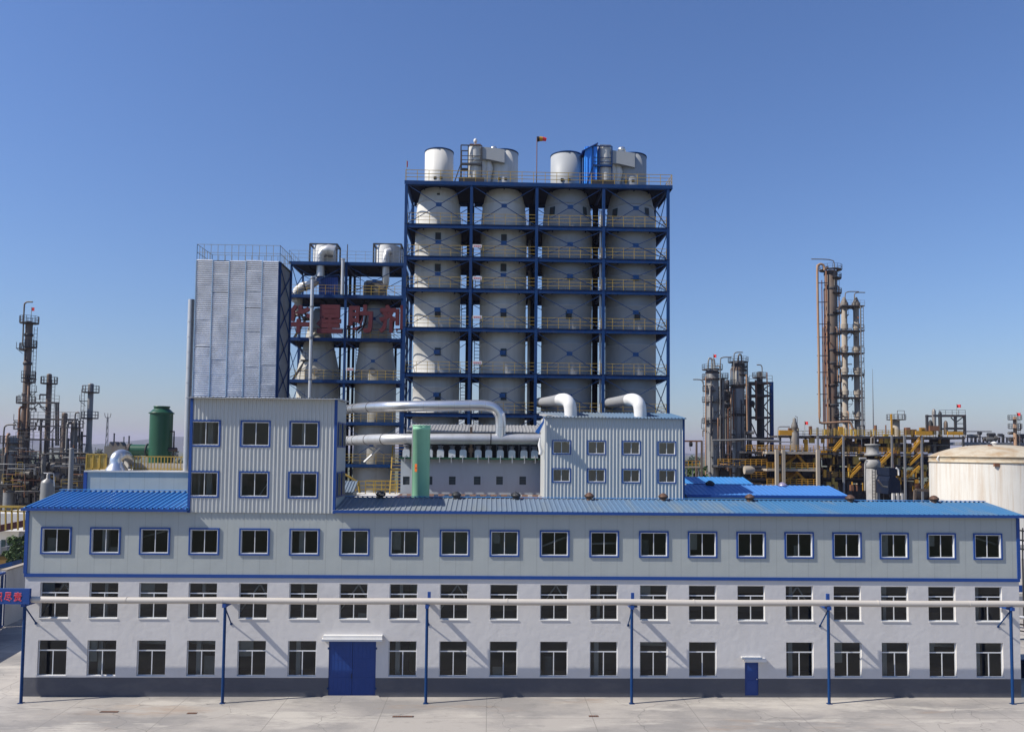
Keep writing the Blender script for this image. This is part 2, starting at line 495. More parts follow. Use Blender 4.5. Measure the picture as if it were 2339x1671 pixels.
# ------------------------------------------------------------------ ground, fields, hills
def ground_mat():
    m = bpy.data.materials.new('worn_concrete')
    m.use_nodes = True
    nt = m.node_tree
    N, L = nt.nodes, nt.links
    b = N['Principled BSDF']
    b.inputs['Roughness'].default_value = 0.9
    tc = N.new('ShaderNodeTexCoord')
    def noise(sc, det=6, rough=0.6, mp=None):
        n = N.new('ShaderNodeTexNoise')
        n.inputs['Scale'].default_value = sc
        n.inputs['Detail'].default_value = det
        n.inputs['Roughness'].default_value = rough
        if mp:
            q = N.new('ShaderNodeMapping')
            q.inputs['Scale'].default_value = mp
            L.new(tc.outputs['Object'], q.inputs[0])
            L.new(q.outputs[0], n.inputs['Vector'])
        else:
            L.new(tc.outputs['Object'], n.inputs['Vector'])
        return n.outputs['Fac']
    def ramp(src, a, c):
        r = N.new('ShaderNodeMapRange')
        r.inputs['From Min'].default_value = a
        r.inputs['From Max'].default_value = c
        L.new(src, r.inputs['Value'])
        return r.outputs[0]
    def mix(a, bcol, fac, k=1.0):
        x = N.new('ShaderNodeMix')
        x.data_type = 'RGBA'
        if isinstance(a, tuple): x.inputs['A'].default_value = a + (1,)
        else: L.new(a, x.inputs['A'])
        x.inputs['B'].default_value = bcol + (1,)
        if k != 1.0:
            q = N.new('ShaderNodeMath')
            q.operation = 'MULTIPLY'
            q.inputs[1].default_value = k
            L.new(fac, q.inputs[0])
            fac = q.outputs[0]
        L.new(fac, x.inputs['Factor'])
        return x.outputs['Result']
    c = mix((0.36, 0.33, 0.295), (0.22, 0.207, 0.195), ramp(noise(0.10, 6, 0.62, (1, 1.8, 1)), 0.44, 0.58), 0.85)
    c = mix(c, (0.45, 0.415, 0.365), ramp(noise(0.22, 6, 0.65, (0.5, 1.7, 1)), 0.54, 0.62), 0.8)
    c = mix(c, (0.29, 0.205, 0.14), ramp(noise(0.15, 6, 0.7, (0.4, 1.6, 1)), 0.57, 0.70), 0.7)
    c = mix(c, (0.13, 0.125, 0.12), ramp(noise(0.9, 9, 0.78, (0.6, 1.4, 1)), 0.55, 0.74), 0.7)
    c = mix(c, (0.48, 0.45, 0.40), ramp(noise(2.6, 6, 0.7, (0.5, 1.5, 1)), 0.62, 0.72), 0.55)
    brk = N.new('ShaderNodeTexBrick')
    brk.offset = 0.0
    brk.inputs['Scale'].default_value = 0.2
    brk.inputs['Mortar Size'].default_value = 0.006
    brk.inputs['Brick Width'].default_value = 1.3
    brk.inputs['Row Height'].default_value = 0.9
    brk.inputs['Color1'].default_value = (0, 0, 0, 1)
    brk.inputs['Color2'].default_value = (0, 0, 0, 1)
    brk.inputs['Mortar'].default_value = (1, 1, 1, 1)
    L.new(tc.outputs['Object'], brk.inputs['Vector'])
    c = mix(c, (0.14, 0.13, 0.12), brk.outputs['Color'], 0.5)
    vor = N.new('ShaderNodeTexVoronoi')
    vor.feature = 'DISTANCE_TO_EDGE'
    vor.inputs['Scale'].default_value = 0.13
    wob = N.new('ShaderNodeTexNoise')
    wob.inputs['Scale'].default_value = 0.6
    L.new(tc.outputs['Object'], wob.inputs['Vector'])
    add = N.new('ShaderNodeMix')
    add.data_type = 'VECTOR'
    add.inputs['Factor'].default_value = 0.12
    L.new(tc.outputs['Object'], add.inputs['A'])
    sc10 = N.new('ShaderNodeVectorMath')
    sc10.operation = 'SCALE'
    sc10.inputs['Scale'].default_value = 14
    L.new(wob.outputs['Color'], sc10.inputs[0])
    L.new(sc10.outputs[0], add.inputs['B'])
    L.new(add.outputs['Result'], vor.inputs['Vector'])
    cr = N.new('ShaderNodeMapRange')
    cr.inputs['From Min'].default_value = 0.0
    cr.inputs['From Max'].default_value = 0.004
    cr.inputs['To Min'].default_value = 0.6
    cr.inputs['To Max'].default_value = 0.0
    L.new(vor.outputs['Distance'], cr.inputs['Value'])
    c = mix(c, (0.10, 0.095, 0.09), cr.outputs[0])
    L.new(c, b.inputs['Base Color'])
    bp = N.new('ShaderNodeBump')
    bp.inputs['Strength'].default_value = 0.25
    bp.inputs['Distance'].default_value = 0.05
    L.new(noise(3.0, 8, 0.7), bp.inputs['Height'])
    L.new(bp.outputs[0], b.inputs['Normal'])
    return m

M['concrete'] = ground_mat()
M['soil'] = mat('field_soil', (0.10, 0.105, 0.055), 0.95, var=0.35, scale=0.01, stain=(0.045, 0.07, 0.025), samt=0.9, sscale=(0.004, 0.02, 1))
M['yard'] = mat('yard_concrete', (0.15, 0.143, 0.13), 0.9, var=0.2, scale=0.2, stain=(0.10, 0.09, 0.08), samt=0.6, sscale=(0.1, 0.1, 1))
M['hill'] = mat('distant_hill', (0.075, 0.085, 0.07), 0.95, var=0.25, scale=0.004)

g = MB()
g.quad((-7000, -300, 0), (7000, -300, 0), (7000, 9000, 0), (-7000, 9000, 0))
tag(g.build('ground', M['soil']), kind='structure')
g = MB()
g.quad((-130, 58, 0.004), (160, 58, 0.004), (160, 330, 0.004), (-130, 330, 0.004))
tag(g.build('yard', M['yard']), kind='structure')
g = MB()
g.quad((-70, -10, 0.008), (75, -10, 0.008), (75, 85, 0.008), (-70, 85, 0.008))
tag(g.build('plaza', M['concrete']), kind='structure')

def hills():
    g = MB()
    rng = random.Random(3)
    for (xa, xb, Y, hmax, base) in ((-3200, -900, 4200, 95, 30), (1300, 4200, 5200, 60, 35), (-1200, 1500, 5600, 45, 25)):
        n = 60
        rows = []
        for i in range(n + 1):
            t = i / n
            x = xa + (xb - xa) * t
            e = math.sin(math.pi * t) ** 0.6
            h = base * e + hmax * e * (0.45 * (0.5 + 0.5 * math.sin(t * 17 + Y)) + 0.55 * (0.5 + 0.5 * math.sin(t * 7.3 + 1.2))) ** 1.6 + rng.uniform(0, 4)
            rows.append([(x, Y - 900, -1), (x, Y - 350, h * 0.55), (x, Y, h), (x, Y + 700, -1)])
        vs = [p for r in rows for p in r]
        fs = []
        for i in range(n):
            for k in range(3):
                fs.append((i * 4 + k, (i + 1) * 4 + k, (i + 1) * 4 + k + 1, i * 4 + k + 1))
        g.add(vs, fs, True)
    tag(g.build('hills', M['hill']), kind='structure')
hills()

def leaf_cloud(mb, c, rad, n, size, rng, squash=1.0):
    for _ in range(n):
        while True:
            p = Vector((rng.uniform(-1, 1), rng.uniform(-1, 1), rng.uniform(-1, 1)))
            if 0.15 < p.length < 1: break
        p = Vector((p.x * rad, p.y * rad, p.z * rad * squash)) + Vector(c)
        a = Vector((rng.gauss(0, 1), rng.gauss(0, 1), rng.gauss(0, 1))).normalized()
        b = a.orthogonal().normalized()
        s = size * rng.uniform(0.6, 1.4)
        c2 = a.cross(b)
        mb.add([p + b * s, p + c2 * s * 0.6, p - b * s, p - c2 * s * 0.6], [(0, 1, 2, 3)])

def tree_belt():
    rng = random.Random(11)
    mb = MB()
    for (xa, xb, Y, h) in ((-420, -60, 430, 9), (-700, -150, 900, 12), (60, 420, 460, 11), (150, 900, 900, 13)):
        x = xa
        while x < xb:
            hh = h * rng.uniform(0.6, 1.25)
            yy = Y + rng.uniform(-60, 60)
            mb.cyl(x, yy, 0, hh * 0.5, 0.25, 5)
            for _ in range(4):
                leaf_cloud(mb, (x + rng.uniform(-2.5, 2.5), yy + rng.uniform(-2, 2), hh * rng.uniform(0.45, 0.8)), hh * 0.28, 34, 0.75 * Y / 450, rng)
            x += rng.uniform(3.5, 7) * Y / 450
    tag(mb.build('tree_belt', M['leaf_far']), kind='stuff')
tree_belt()

# ------------------------------------------------------------------ factory building
Y0 = 53.65
XL, XR = -30.35, 36.05
d3 = [122, 231, 341, 451, 563, 675, 786, 897, 1009, 1120, 1231, 1341, 1452, 1560, 1669, 1775, 1881, 1986, 2091, 2194]
d1 = [118, 228, 338, 448, 560, 671, 783, 894, 1006, 1117, 1229, 1340, 1450, 1559, 1666, 1774, 1881, 1986, 2091, 2195]
KD = 2339 / 2273
WX = [(W(a * KD, 1239, Y0)[0] + W(b * KD, 1510, Y0)[0]) / 2 for a, b in zip(d3, d1)]
Z1, Z2, Z3 = 2.49, 6.22, 10.10
W1, H1, H2, W3, H3 = 1.86, 2.28, 2.32, 2.0, 1.78
DOOR, SDOOR = 6, 14
ZB = 7.84          # blue band
ZE = 12.12         # eave
BX0, BX1 = -19.8, -10.3   # corrugated upper block
fb = thing('factory_building', 'long white three storey factory building with blue trim along the plaza', 'building', (0, Y0, 0))
holes1 = [(x - W1 / 2, x + W1 / 2, Z1 - H1 / 2, Z1 + H1 / 2) for i, x in enumerate(WX) if i not in (DOOR, SDOOR)]
holes2 = [(x - W1 / 2, x + W1 / 2, Z2 - H2 / 2, Z2 + H2 / 2) for x in WX]
holes3 = [(x - W3 / 2 + .12, x + W3 / 2 - .12, Z3 - H3 / 2 + .12, Z3 + H3 / 2 - .12) for x in WX]
dx, sx = WX[DOOR], WX[SDOOR]
DH = (dx - 1.55, dx + 1.55, 0.0, 3.6)
SH = (sx - 0.46, sx + 0.46, 0.12, 2.3)
holes1 += [DH, SH]
ZD = 1.24
m = MB(); cut_wall(m, XL, XR, 0, ZD, Y0, holes1, 0.22); m.build('plinth', M['dado'], fb)
m = MB(); cut_wall(m, XL, XR, ZD, ZB, Y0, holes1 + holes2, 0.22)
m.quad((XL, Y0, 0), (XL, Y0, ZB), (XL, Y0 + 8.4, ZB), (XL, Y0 + 8.4, 0))
m.quad((XR, Y0, 0), (XR, Y0 + 8.4, 0), (XR, Y0 + 8.4, ZB), (XR, Y0, ZB))
m.quad((XL, Y0 + 8.4, 0), (XL, Y0 + 8.4, ZE), (XR, Y0 + 8.4, ZE), (XR, Y0 + 8.4, 0))
m.build('wall', M['plaster'], fb)
m = MB(); cut_wall(m, XL, XR, ZB, ZE, Y0 - 0.02, holes3, 0.12)
m.quad((XL, Y0, ZB), (XL, Y0, ZE), (XL, Y0 + 8.4, ZE), (XL, Y0 + 8.4, ZB))
m.quad((XR, Y0, ZB), (XR, Y0 + 8.4, ZB), (XR, Y0 + 8.4, ZE), (XR, Y0, ZE))
m.build('panel_wall', M['panel'], fb)
m = MB(); m.box(XL - .05, XR + .05, Y0 - 0.075, Y0 - 0.022, ZB - .11, ZB + .11); m.build('band', M['blue_trim'], fb)
for x in (XL, XR):
    m = MB(); m.box(x - .11, x + .11, Y0 - .07, Y0 + .2, ZB + .113, ZE - .1); m.build('corner_trim', M['blue_trim'], fb)
# interior
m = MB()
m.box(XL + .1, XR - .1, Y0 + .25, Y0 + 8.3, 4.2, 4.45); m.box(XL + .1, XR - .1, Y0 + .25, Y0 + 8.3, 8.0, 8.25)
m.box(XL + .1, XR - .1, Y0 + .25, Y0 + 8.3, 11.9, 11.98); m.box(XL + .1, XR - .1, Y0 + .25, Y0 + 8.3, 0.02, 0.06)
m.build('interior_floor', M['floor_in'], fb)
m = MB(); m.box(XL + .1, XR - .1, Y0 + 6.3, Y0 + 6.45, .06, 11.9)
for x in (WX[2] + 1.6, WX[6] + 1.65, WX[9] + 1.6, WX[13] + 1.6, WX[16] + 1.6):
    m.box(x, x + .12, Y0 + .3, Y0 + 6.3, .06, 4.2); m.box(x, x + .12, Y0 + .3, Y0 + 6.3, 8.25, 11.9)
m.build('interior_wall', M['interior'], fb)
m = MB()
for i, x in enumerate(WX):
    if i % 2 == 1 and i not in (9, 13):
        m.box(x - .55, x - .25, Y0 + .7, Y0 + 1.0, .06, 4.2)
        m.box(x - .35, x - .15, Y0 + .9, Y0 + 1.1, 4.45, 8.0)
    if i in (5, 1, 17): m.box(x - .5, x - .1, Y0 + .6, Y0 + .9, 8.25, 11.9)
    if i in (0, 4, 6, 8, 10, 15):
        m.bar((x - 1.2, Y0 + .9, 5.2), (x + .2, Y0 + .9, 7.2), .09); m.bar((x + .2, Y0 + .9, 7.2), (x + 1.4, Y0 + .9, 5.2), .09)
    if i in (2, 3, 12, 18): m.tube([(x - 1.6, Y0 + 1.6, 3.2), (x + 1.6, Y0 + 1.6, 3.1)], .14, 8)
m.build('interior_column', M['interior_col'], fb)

rng = random.Random(17)
M['blind'] = mat('grey_board', (0.30, 0.32, 0.33), 0.85, var=0.15)
M['blind_pale'] = mat('pale_board', (0.42, 0.44, 0.44), 0.85, var=0.15)
m = MB(); m.box(WX[6] - 1.6, WX[9] + 1.4, Y0 + 1.9, Y0 + 1.98, 8.25, 11.9); m.build('partition', M['blind_pale'], fb)  # pale wall added so these top windows read as greyish reflecting glass
for i, x in enumerate(WX):
    for zc, h in ((Z1, H1), (Z2, H2), (Z3, H3)):
        q = rng.random()
        m = MB(); a = rng.uniform(-.8, .3); w = rng.uniform(.3, 1.0)
        if q < .16: m.box(x + a, x + a + w, Y0 + .35, Y0 + .38, zc - h / 2, zc - h / 2 + rng.uniform(.3, 1.3)); m.build('stored_board', M['blind'], fb)
        elif q < .30: m.box(x - .95, x - .95 + w, Y0 + .30, Y0 + .33, zc + h / 2 - rng.uniform(.5, 1.6), zc + h / 2 + .1); m.build('hung_sheet', M['blind_pale'], fb)
        elif q < .42: m.tube([(x - 1.4, Y0 + 1.2, zc + rng.uniform(-.6, .9)), (x + 1.4, Y0 + 1.2, zc + rng.uniform(-.6, .9))], .07, 8); m.build('inside_pipe', M['interior_col'], fb)
        elif q < .52: m.cyl(x + a, Y0 + 2.0, zc - h / 2 - .8, zc - h / 2 + rng.uniform(.5, 1.4), w * .6, 14); m.build('inside_tank', M['blind'], fb)
def sash(w, h, y, transom=None, t=0.055):
    m = MB()
    m.box(-w / 2, -w / 2 + t, y, y + .06, -h / 2, h / 2); m.box(w / 2 - t, w / 2, y, y + .06, -h / 2, h / 2)
    m.box(-w / 2 + t, w / 2 - t, y, y + .06, -h / 2, -h / 2 + t); m.box(-w / 2 + t, w / 2 - t, y, y + .06, h / 2 - t, h / 2)
    zt = h / 2 - t
    if transom:
        zt = h / 2 - transom * h
        m.box(-w / 2 + t, w / 2 - t, y + .002, y + .058, zt - t * .7, zt + t * .7); zt -= t * .7
    m.box(-t * .55, t * .55, y + .002, y + .058, -h / 2 + t, zt)
    return m
def ring_frame(w, h, t, ya, yb):
    m = MB()
    m.box(-w / 2, -w / 2 + t, ya, yb, -h / 2, h / 2); m.box(w / 2 - t, w / 2, ya, yb, -h / 2, h / 2)
    m.box(-w / 2 + t, w / 2 - t, ya, yb, -h / 2, -h / 2 + t); m.box(-w / 2 + t, w / 2 - t, ya, yb, h / 2 - t, h / 2)
    return m
def pane(w, h, y):
    m = MB(); m.quad((-w / 2, y, -h / 2), (w / 2, y, -h / 2), (w / 2, y, h / 2), (-w / 2, y, h / 2)); return m

def window_at(parent, loc, kind, cache={}):
    """kinds: 'deep' recessed with a top light; 'blue' in a proud blue surround; 'small' like blue but smaller"""
    key = (kind, parent.name)
    if key in cache:
        return put_copy(cache[key], parent, loc)
    p = Vector(loc)
    def at(mb, name, mt, par):
        me = MB(); me.v = [v + p for v in mb.v]; me.f = mb.f; me.sm = mb.sm
        return me.build(name, mt, par, at=p)
    if kind == 'deep':
        o = at(sash(W1, H2, .13, .30), 'window', M['white_frame'], parent)
        at(pane(W1 - .08, H2 - .08, .16), 'pane', M['glass'], o)
        s = MB(); s.box(-W1 / 2 - .0, W1 / 2 + .04, -.045, .125, -H2 / 2 - .05, -H2 / 2 + .002)
        at(s, 'sill', M['white_paint'], o)
    else:
        w, h = (W3, H3) if kind == 'blue' else (1.46, 1.12)
        t = .10 if kind == 'blue' else .07
        o = at(sash(w - 2 * t - .04, h - 2 * t - .04, .06, None, .045), 'window', M['white_frame'], parent)
        at(pane(w - 2 * t - .08, h - 2 * t - .08, .09), 'pane', M['glass'] if kind == 'blue' else M['glass_pale'], o)
        at(ring_frame(w, h, t, -.065, .03), 'surround', M['blue_trim'], o)
        at(ring_frame(w - 2 * t, h - 2 * t, .045, -.045, .058), 'liner', M['white_frame'], o)
    cache[key] = o
    return o
for i, x in enumerate(WX):
    if i not in (DOOR, SDOOR):
        window_at(fb, (x, Y0, Z1), 'deep')
for x in WX: window_at(fb, (x, Y0, Z2), 'deep')
for x in WX: window_at(fb, (x, Y0 - .02, Z3), 'blue')

# doors
m = MB()
m.box(DH[0], dx - .012, Y0 + .06, Y0 + .11, .03, 3.6); m.box(dx + .012, DH[1], Y0 + .06, Y0 + .11, .03, 3.6)
for s in (-1, 1):
    for z in (.05, 1.2, 2.4, 3.5): m.box(dx + s * .80 - .70, dx + s * .80 + .70, Y0 + .045, Y0 + .062, z, z + .07)
    for k in range(6): m.box(dx + s * .8 - .68 + k * .26, dx + s * .8 - .665 + k * .26, Y0 + .05, Y0 + .061, .12, 3.5)
o = m.build('gate_door', M['blue_door'], fb)
for s in (-1, 1):
    for z in (.5, 3.1):
        m = MB(); m.box(dx + s * 1.57 - .05, dx + s * 1.57 + .05, Y0 - .03, Y0 + .058, z, z + .12); m.build('hinge', M['blue_steel'], o)
m = MB(); m.box(dx - .06, dx - .03, Y0 + .0, Y0 + .045, 1.2, 1.5); m.build('handle', M['dark'], o)
m = MB()
m.prism([(dx - 1.95, 3.72), (dx + 2.0, 3.72), (dx + 2.0, 3.86), (dx - 1.95, 3.86)], Y0 - .48, Y0 - .001)
m.prism([(dx - 1.88, 3.861), (dx + 1.98, 3.861), (dx + 1.98, 4.06), (dx - 1.88, 4.06)], Y0 - .34, Y0 - .001)
m.build('canopy', M['white_paint'], fb)
m = MB(); m.box(SH[0], SH[1], Y0 + .06, Y0 + .11, SH[2], SH[3])
m.box(sx - .36, sx + .36, Y0 + .045, Y0 + .061, .35, 1.1); m.box(sx - .36, sx + .36, Y0 + .045, Y0 + .061, 1.3, 2.15)
o = m.build('side_door', M['blue_door'], fb)
m = MB(); m.ball((sx + .36, Y0 + .03, 1.2), .04); m.build('handle', M['alu'], o)
m = MB(); m.box(sx - .72, sx + .62, Y0 - .34, Y0 - .001, 2.62, 2.70); m.box(sx - .56, sx + .88, Y0 - .46, Y0 - .001, 2.44, 2.618)
m.build('small_canopy', M['white_paint'], fb)

# roof slopes
RYL, RYR = Y0 + 4.3, Y0 + 4.0
ZRL = W(257, 1123, RYL)[1]
ZRR = W(1300, 1138.5, RYR)[1]
YE = Y0 - 0.36
m = MB()
ribbed_roof(m, XL - .22, BX0 + .02, YE, ZE + .1, RYL, ZRL, .37, .11)
m.quad((XL - .22, RYL, ZRL), (BX0, RYL, ZRL), (BX0, Y0 + 8.6, ZE), (XL - .22, Y0 + 8.6, ZE))
m.build('roof', M['blue_roof'], fb)
m = MB()
ribbed_roof(m, BX1 - .02, XR + .25, YE, ZE + .1, RYR, ZRR, .34, .05)
m.quad((BX1, RYR, ZRR), (XR + .25, RYR, ZRR), (XR + .25, Y0 + 8.6, ZE), (BX1, Y0 + 8.6, ZE))
m.build('roof', M['blue_roof_pale'], fb)['label'] = 'faded grey blue roof stretch'
m = MB()
m.box(XL - .24, BX0 - .05, YE - .06, YE - .001, ZE - .06, ZE + .13); m.box(BX1 + .03, XR + .27, YE - .06, YE - .001, ZE - .06, ZE + .13)
m.build('fascia', M['blue_trim'], fb)
m = MB()
m.box(XL - .22, BX0, RYL - .2, RYL + .2, ZRL + .13, ZRL + .165); m.box(BX1, XR + .25, RYR - .2, RYR + .2, ZRR + .055, ZRR + .085)
m.build('ridge_cap', M['blue_roof'], fb)
m = MB()
m.add([(XL, Y0, ZE), (XL, Y0 + 8.4, ZE), (XL, RYL, ZRL - .05)], [(0, 1, 2)]); m.add([(XR, Y0, ZE), (XR, Y0 + 8.4, ZE), (XR, RYR, ZRR - .05)], [(0, 2, 1)])
m.build('gable', M['panel'], fb)

# turbine ventilators on the ridge
def ventilator(px, Y, z, label, key, r=.33, group='turbine ventilators along the ridge'):
    x = W(px, 1138, Y)[0]
    t = thing('roof_ventilator', label, 'ventilator', (x, Y, z), group)
    m = MB(); m.cyl(x, Y, z - .5, z + .12, r * .62, 16, r * .58); m.build('neck', M[key], t)
    m = MB(); n = 22
    for k in range(n):
        a = 2 * math.pi * k / n
        b = a + .24
        pr = []
        for i in range(7):
            f = i / 6
            rr = r * (0.62 + 0.42 * math.sin(math.pi * min(1, f * 1.05)) ** .8)
            zz = z + .06 + f * r * .95
            pr.append(((x + rr * math.cos(a), Y + rr * math.sin(a), zz), (x + rr * 1.04 * math.cos(b), Y + rr * 1.04 * math.sin(b), zz)))
        for i in range(6): m.quad(pr[i][0], pr[i][1], pr[i + 1][1], pr[i + 1][0])
    m.build('turbine', M[key], t)
    m = MB(); m.lathe([(r * .66, z + .05 + r * .95), (r * .5, z + .11 + r * .95), (.01, z + .15 + r * .95)], x, Y, 16); m.build('cap', M[key], t)
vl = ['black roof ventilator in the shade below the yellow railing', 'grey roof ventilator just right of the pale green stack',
      'grey roof ventilator below the middle of the filter house', 'rusty ventilator below the left half of the eight window block',
      'rusty ventilator below the right half of the eight window block', 'rusty ventilator in front of the dark blue shaded shed roof',
      'rusty ventilator at the right tip of the deep blue shed roof', 'rusty ventilator in front of the white storage tank']
for d, l, k in zip((845, 1013, 1145, 1308, 1472, 1664, 1887, 2073), vl, ['vent_dark', 'vent_dark', 'vent_dark', 'vent', 'vent', 'vent', 'vent', 'vent']):  # dark metal on the first one stands in for the shade there
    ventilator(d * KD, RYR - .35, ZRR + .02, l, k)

# ------------------------------------------------------------------ corrugated upper block
YB = Y0 - 0.10
ZT = W(585, 910, YB)[1]
ub = thing('corrugated_block', 'tall grey corrugated block with six blue framed windows rising from the long facade', 'building', (BX0, YB, ZE))
bw = [(456, 961), (567, 962), (675, 964), (453, 1073), (565, 1075), (674, 1077)]
bw = [W(a * KD, b * KD, YB) for a, b in bw]
zu = sum(z for _, z in bw[:3]) / 3
zl = sum(z for _, z in bw[3:]) / 3
bx = [(bw[i][0] + bw[i + 3][0]) / 2 for i in range(3)]
hs = [(x - W3 / 2 + .12, x + W3 / 2 - .12, z - H3 / 2 + .12, z + H3 / 2 - .12) for x in bx for z in (zu, zl)]
DB = 3.7
m = MB(); corrugated(m, BX0, BX1, 12.02, ZT, YB, hs); m.build('front_wall', M['corr'], ub)
sy = [Y0 + 1.1, Y0 + 2.7]
m = MB()
def side(m, x, flip):
    n = int(DB / .26)
    for k in range(n):
        ya = YB + .02 + k * DB / n; p = DB / n
        pr = [(0, 0), (.52, 0), (.64, 1), (.88, 1), (1, 0)]
        for (a, fa), (b, fb_) in zip(pr, pr[1:]):
            s = .04 * (1 if flip else -1)
            m.quad((x + s * fa, ya + a * p, 12.02), (x + s * fb_, ya + b * p, 12.02), (x + s * fb_, ya + b * p, ZT), (x + s * fa, ya + a * p, ZT))
side(m, BX1, True); side(m, BX0, False)
m.quad((BX0, YB + DB, 12.1), (BX0, YB + DB, ZT), (BX1, YB + DB, ZT), (BX1, YB + DB, 12.1))
m.build('side_wall', M['corr'], ub)
for x in bx:
    for z in (zu, zl): window_at(ub, (x, YB, z), 'blue')
for k, (y, z) in enumerate((y, z) for z in (zu, zl) for y in sy):
    m = MB(); m.box(BX1 + .05, BX1 + .10, y - .62, y + .62, z - .85, z + .85)
    o = m.build('side_window', M['blue_trim'], ub)
    m = MB(); m.box(BX1 + .1, BX1 + .115, y - .5, y - .04, z - .74, z + .74); m.box(BX1 + .1, BX1 + .115, y + .04, y + .5, z - .74, z + .74)
    m.build('pane', M['hatch'], o)
m = MB(); m.box(BX0 - .12, BX0 + .06, YB - .07, YB + .12, 12.0, ZT - .02); m.build('corner_trim', M['blue_trim'], ub)
m = MB(); m.box(BX1 - .08, BX1 + .1, YB - .07, YB + .12, 12.0, ZT - .02); m.build('corner_trim', M['blue_trim'], ub)
m = MB()
ribbed_roof(m, BX0 - .25, BX1 + .22, YB - .50, ZT + .02, YB + DB + .3, ZT + .10, .26, .05, .04)
m.build('roof', M['alu_dull'], ub)
m = MB()
m.box(BX0 + .1, BX1 - .1, Y0 + 3.2, Y0 + 3.3, ZE + .3, ZT - .1); m.build('interior_wall', M['interior'], ub)
m = MB()
m.box(BX0 + .1, BX1 - .1, Y0 + .2, Y0 + 3.2, 15.35, 15.55)
m.build('interior_floor', M['floor_in'], ub)
m = MB()
m.box(bx[0] - .3, bx[0] + .05, Y0 + 1.2, Y0 + 1.5, 12.6, ZT - .2); m.box(bx[0] - .8, bx[0] - .65, Y0 + 1, Y0 + 1.1, 12.6, ZT - .2)
m.box(bx[2] - .4, bx[2] - .15, Y0 + .9, Y0 + 1.1, 12.6, ZT - .2); m.bar((bx[1] - .1, Y0 + .8, 12.8), (bx[1] + 1.2, Y0 + .8, 14.8), .06)
m.build('interior_column', M['interior_col'], ub)

# ramp at the big door, drain grates
m = MB()
m.add([(dx - 1.75, Y0 - .005, .012), (dx + 1.75, Y0 - .005, .012), (dx + 1.75, Y0 - .005, .10), (dx - 1.75, Y0 - .005, .10), (dx - 2.3, Y0 - 1.2, .012), (dx + 2.3, Y0 - 1.2, .012)],
      [(0, 1, 2, 3), (3, 2, 5, 4), (0, 3, 4), (1, 5, 2)])
tag(m.build('door_ramp', M['concrete']), kind='structure')
gl = ['narrow drain grate near the left end of the plaza', 'short drain grate left of the second blue post', 'long drain grate below the window right of the big door',
      'small drain grate midway between the third and fourth posts']
for (px, py, w), l in zip(((250, 1614, 1.1), (439, 1617, .6), (921, 1624, 1.3), (1356, 1623, .6)), gl):
    x, _ = W(px, py, 50)
    y = CAMZ / ((py - 1031) / FPX) * .998
    x = W(px, py, y)[0]
    m = MB(); m.box(x - w / 2, x + w / 2, y - .14, y + .14, .009, .02)
    o = m.build('drain_grate', M['frame_dark'])
    tag(o, l, 'drain', 'drain grates in the plaza')
    m = MB()
    k = int(w / .12)
    for i in range(k): m.box(x - w / 2 + .03 + i * .12, x - w / 2 + .09 + i * .12, y - .11, y + .11, .0205, .03)
    m.build('bars', M['rust'], o)

# ------------------------------------------------------------------ pipe rack in front of the wall
YP = Y0 - 1.35
rx = [W(a, 1500, YP)[0] for a in (52, 511, 974, 1443, 1893, 2311)]
ZP = W(1170, 1373, YP)[1]
PR = .205
pl = ['blue steel post at the left end of the long pipe beside the blue banner', 'blue steel post between the fourth and fifth ground windows from the left',
      'blue steel post right of the big blue door', 'blue steel post just right of the middle of the plaza', 'blue steel post right of the small blue door',
      'blue steel post at the far right corner of the white building']
for i, (x, l) in enumerate(zip(rx, pl)):
    t = thing('pipe_post', l, 'post', (x, YP, 0), 'blue posts carrying the long pipe')
    m = MB(); m.cyl(x, YP, .02, ZP - PR - .22, .095, 14); m.build('pole', M['blue_steel'], t)
    m = MB(); m.box(x - .16, x + .16, YP - .16, YP + .16, .01, .03); m.build('base_plate', M['blue_steel'], t)
    m = MB(); m.box(x - .11, x + .11, YP - .26, Y0 - .003, ZP - PR - .22, ZP - PR - .004); m.build('arm', M['blue_trim'], t)
    m = MB(); m.bar((x, YP + .05, ZP - PR - .3), (x, Y0 - .02, ZP - PR - 1.55), .06); m.box(x - .07, x + .07, Y0 - .04, Y0 - .003, ZP - PR - 1.65, ZP - PR - 1.5)
    m.build('strut', M['blue_steel'], t)
    if i in (2, 3, 4):
        m = MB(); m.box(x + .0, x + .2, YP + PR + .02, YP + PR + .16, ZP - PR - .0, ZP + PR + .34); m.build('stub', M['blue_trim'], t)
pp = thing('overhead_pipe', 'long cream white pipe running level across the whole facade on blue posts', 'pipe', (0, YP, ZP))
m = MB()
pts = []
xa, xb = rx[0] + .3, rx[5] + 3.2
for i in range(61):
    x = xa + (xb - xa) * i / 60
    ph = ((x - rx[0]) / (rx[1] - rx[0])) % 1
    pts.append((x, YP, ZP - .035 * math.sin(math.pi * ph)))
m.tube(pts, PR, 20)
m.build('pipe', M['pipe_white'], pp)
for i in range(1, 12):
    x = xa + i * 6.1
    if x < xb:
        m = MB(); m.tube([(x - .03, YP, ZP - .02), (x + .03, YP, ZP - .02)], PR + .012, 20); m.build('joint_band', M['pipe_white'], pp)
m = MB(); m.box(9.4, 9.75, YP - .1, YP + .1, ZP - PR - .13, ZP - PR - .03); m.build('clamp', M['blue_steel'], pp)

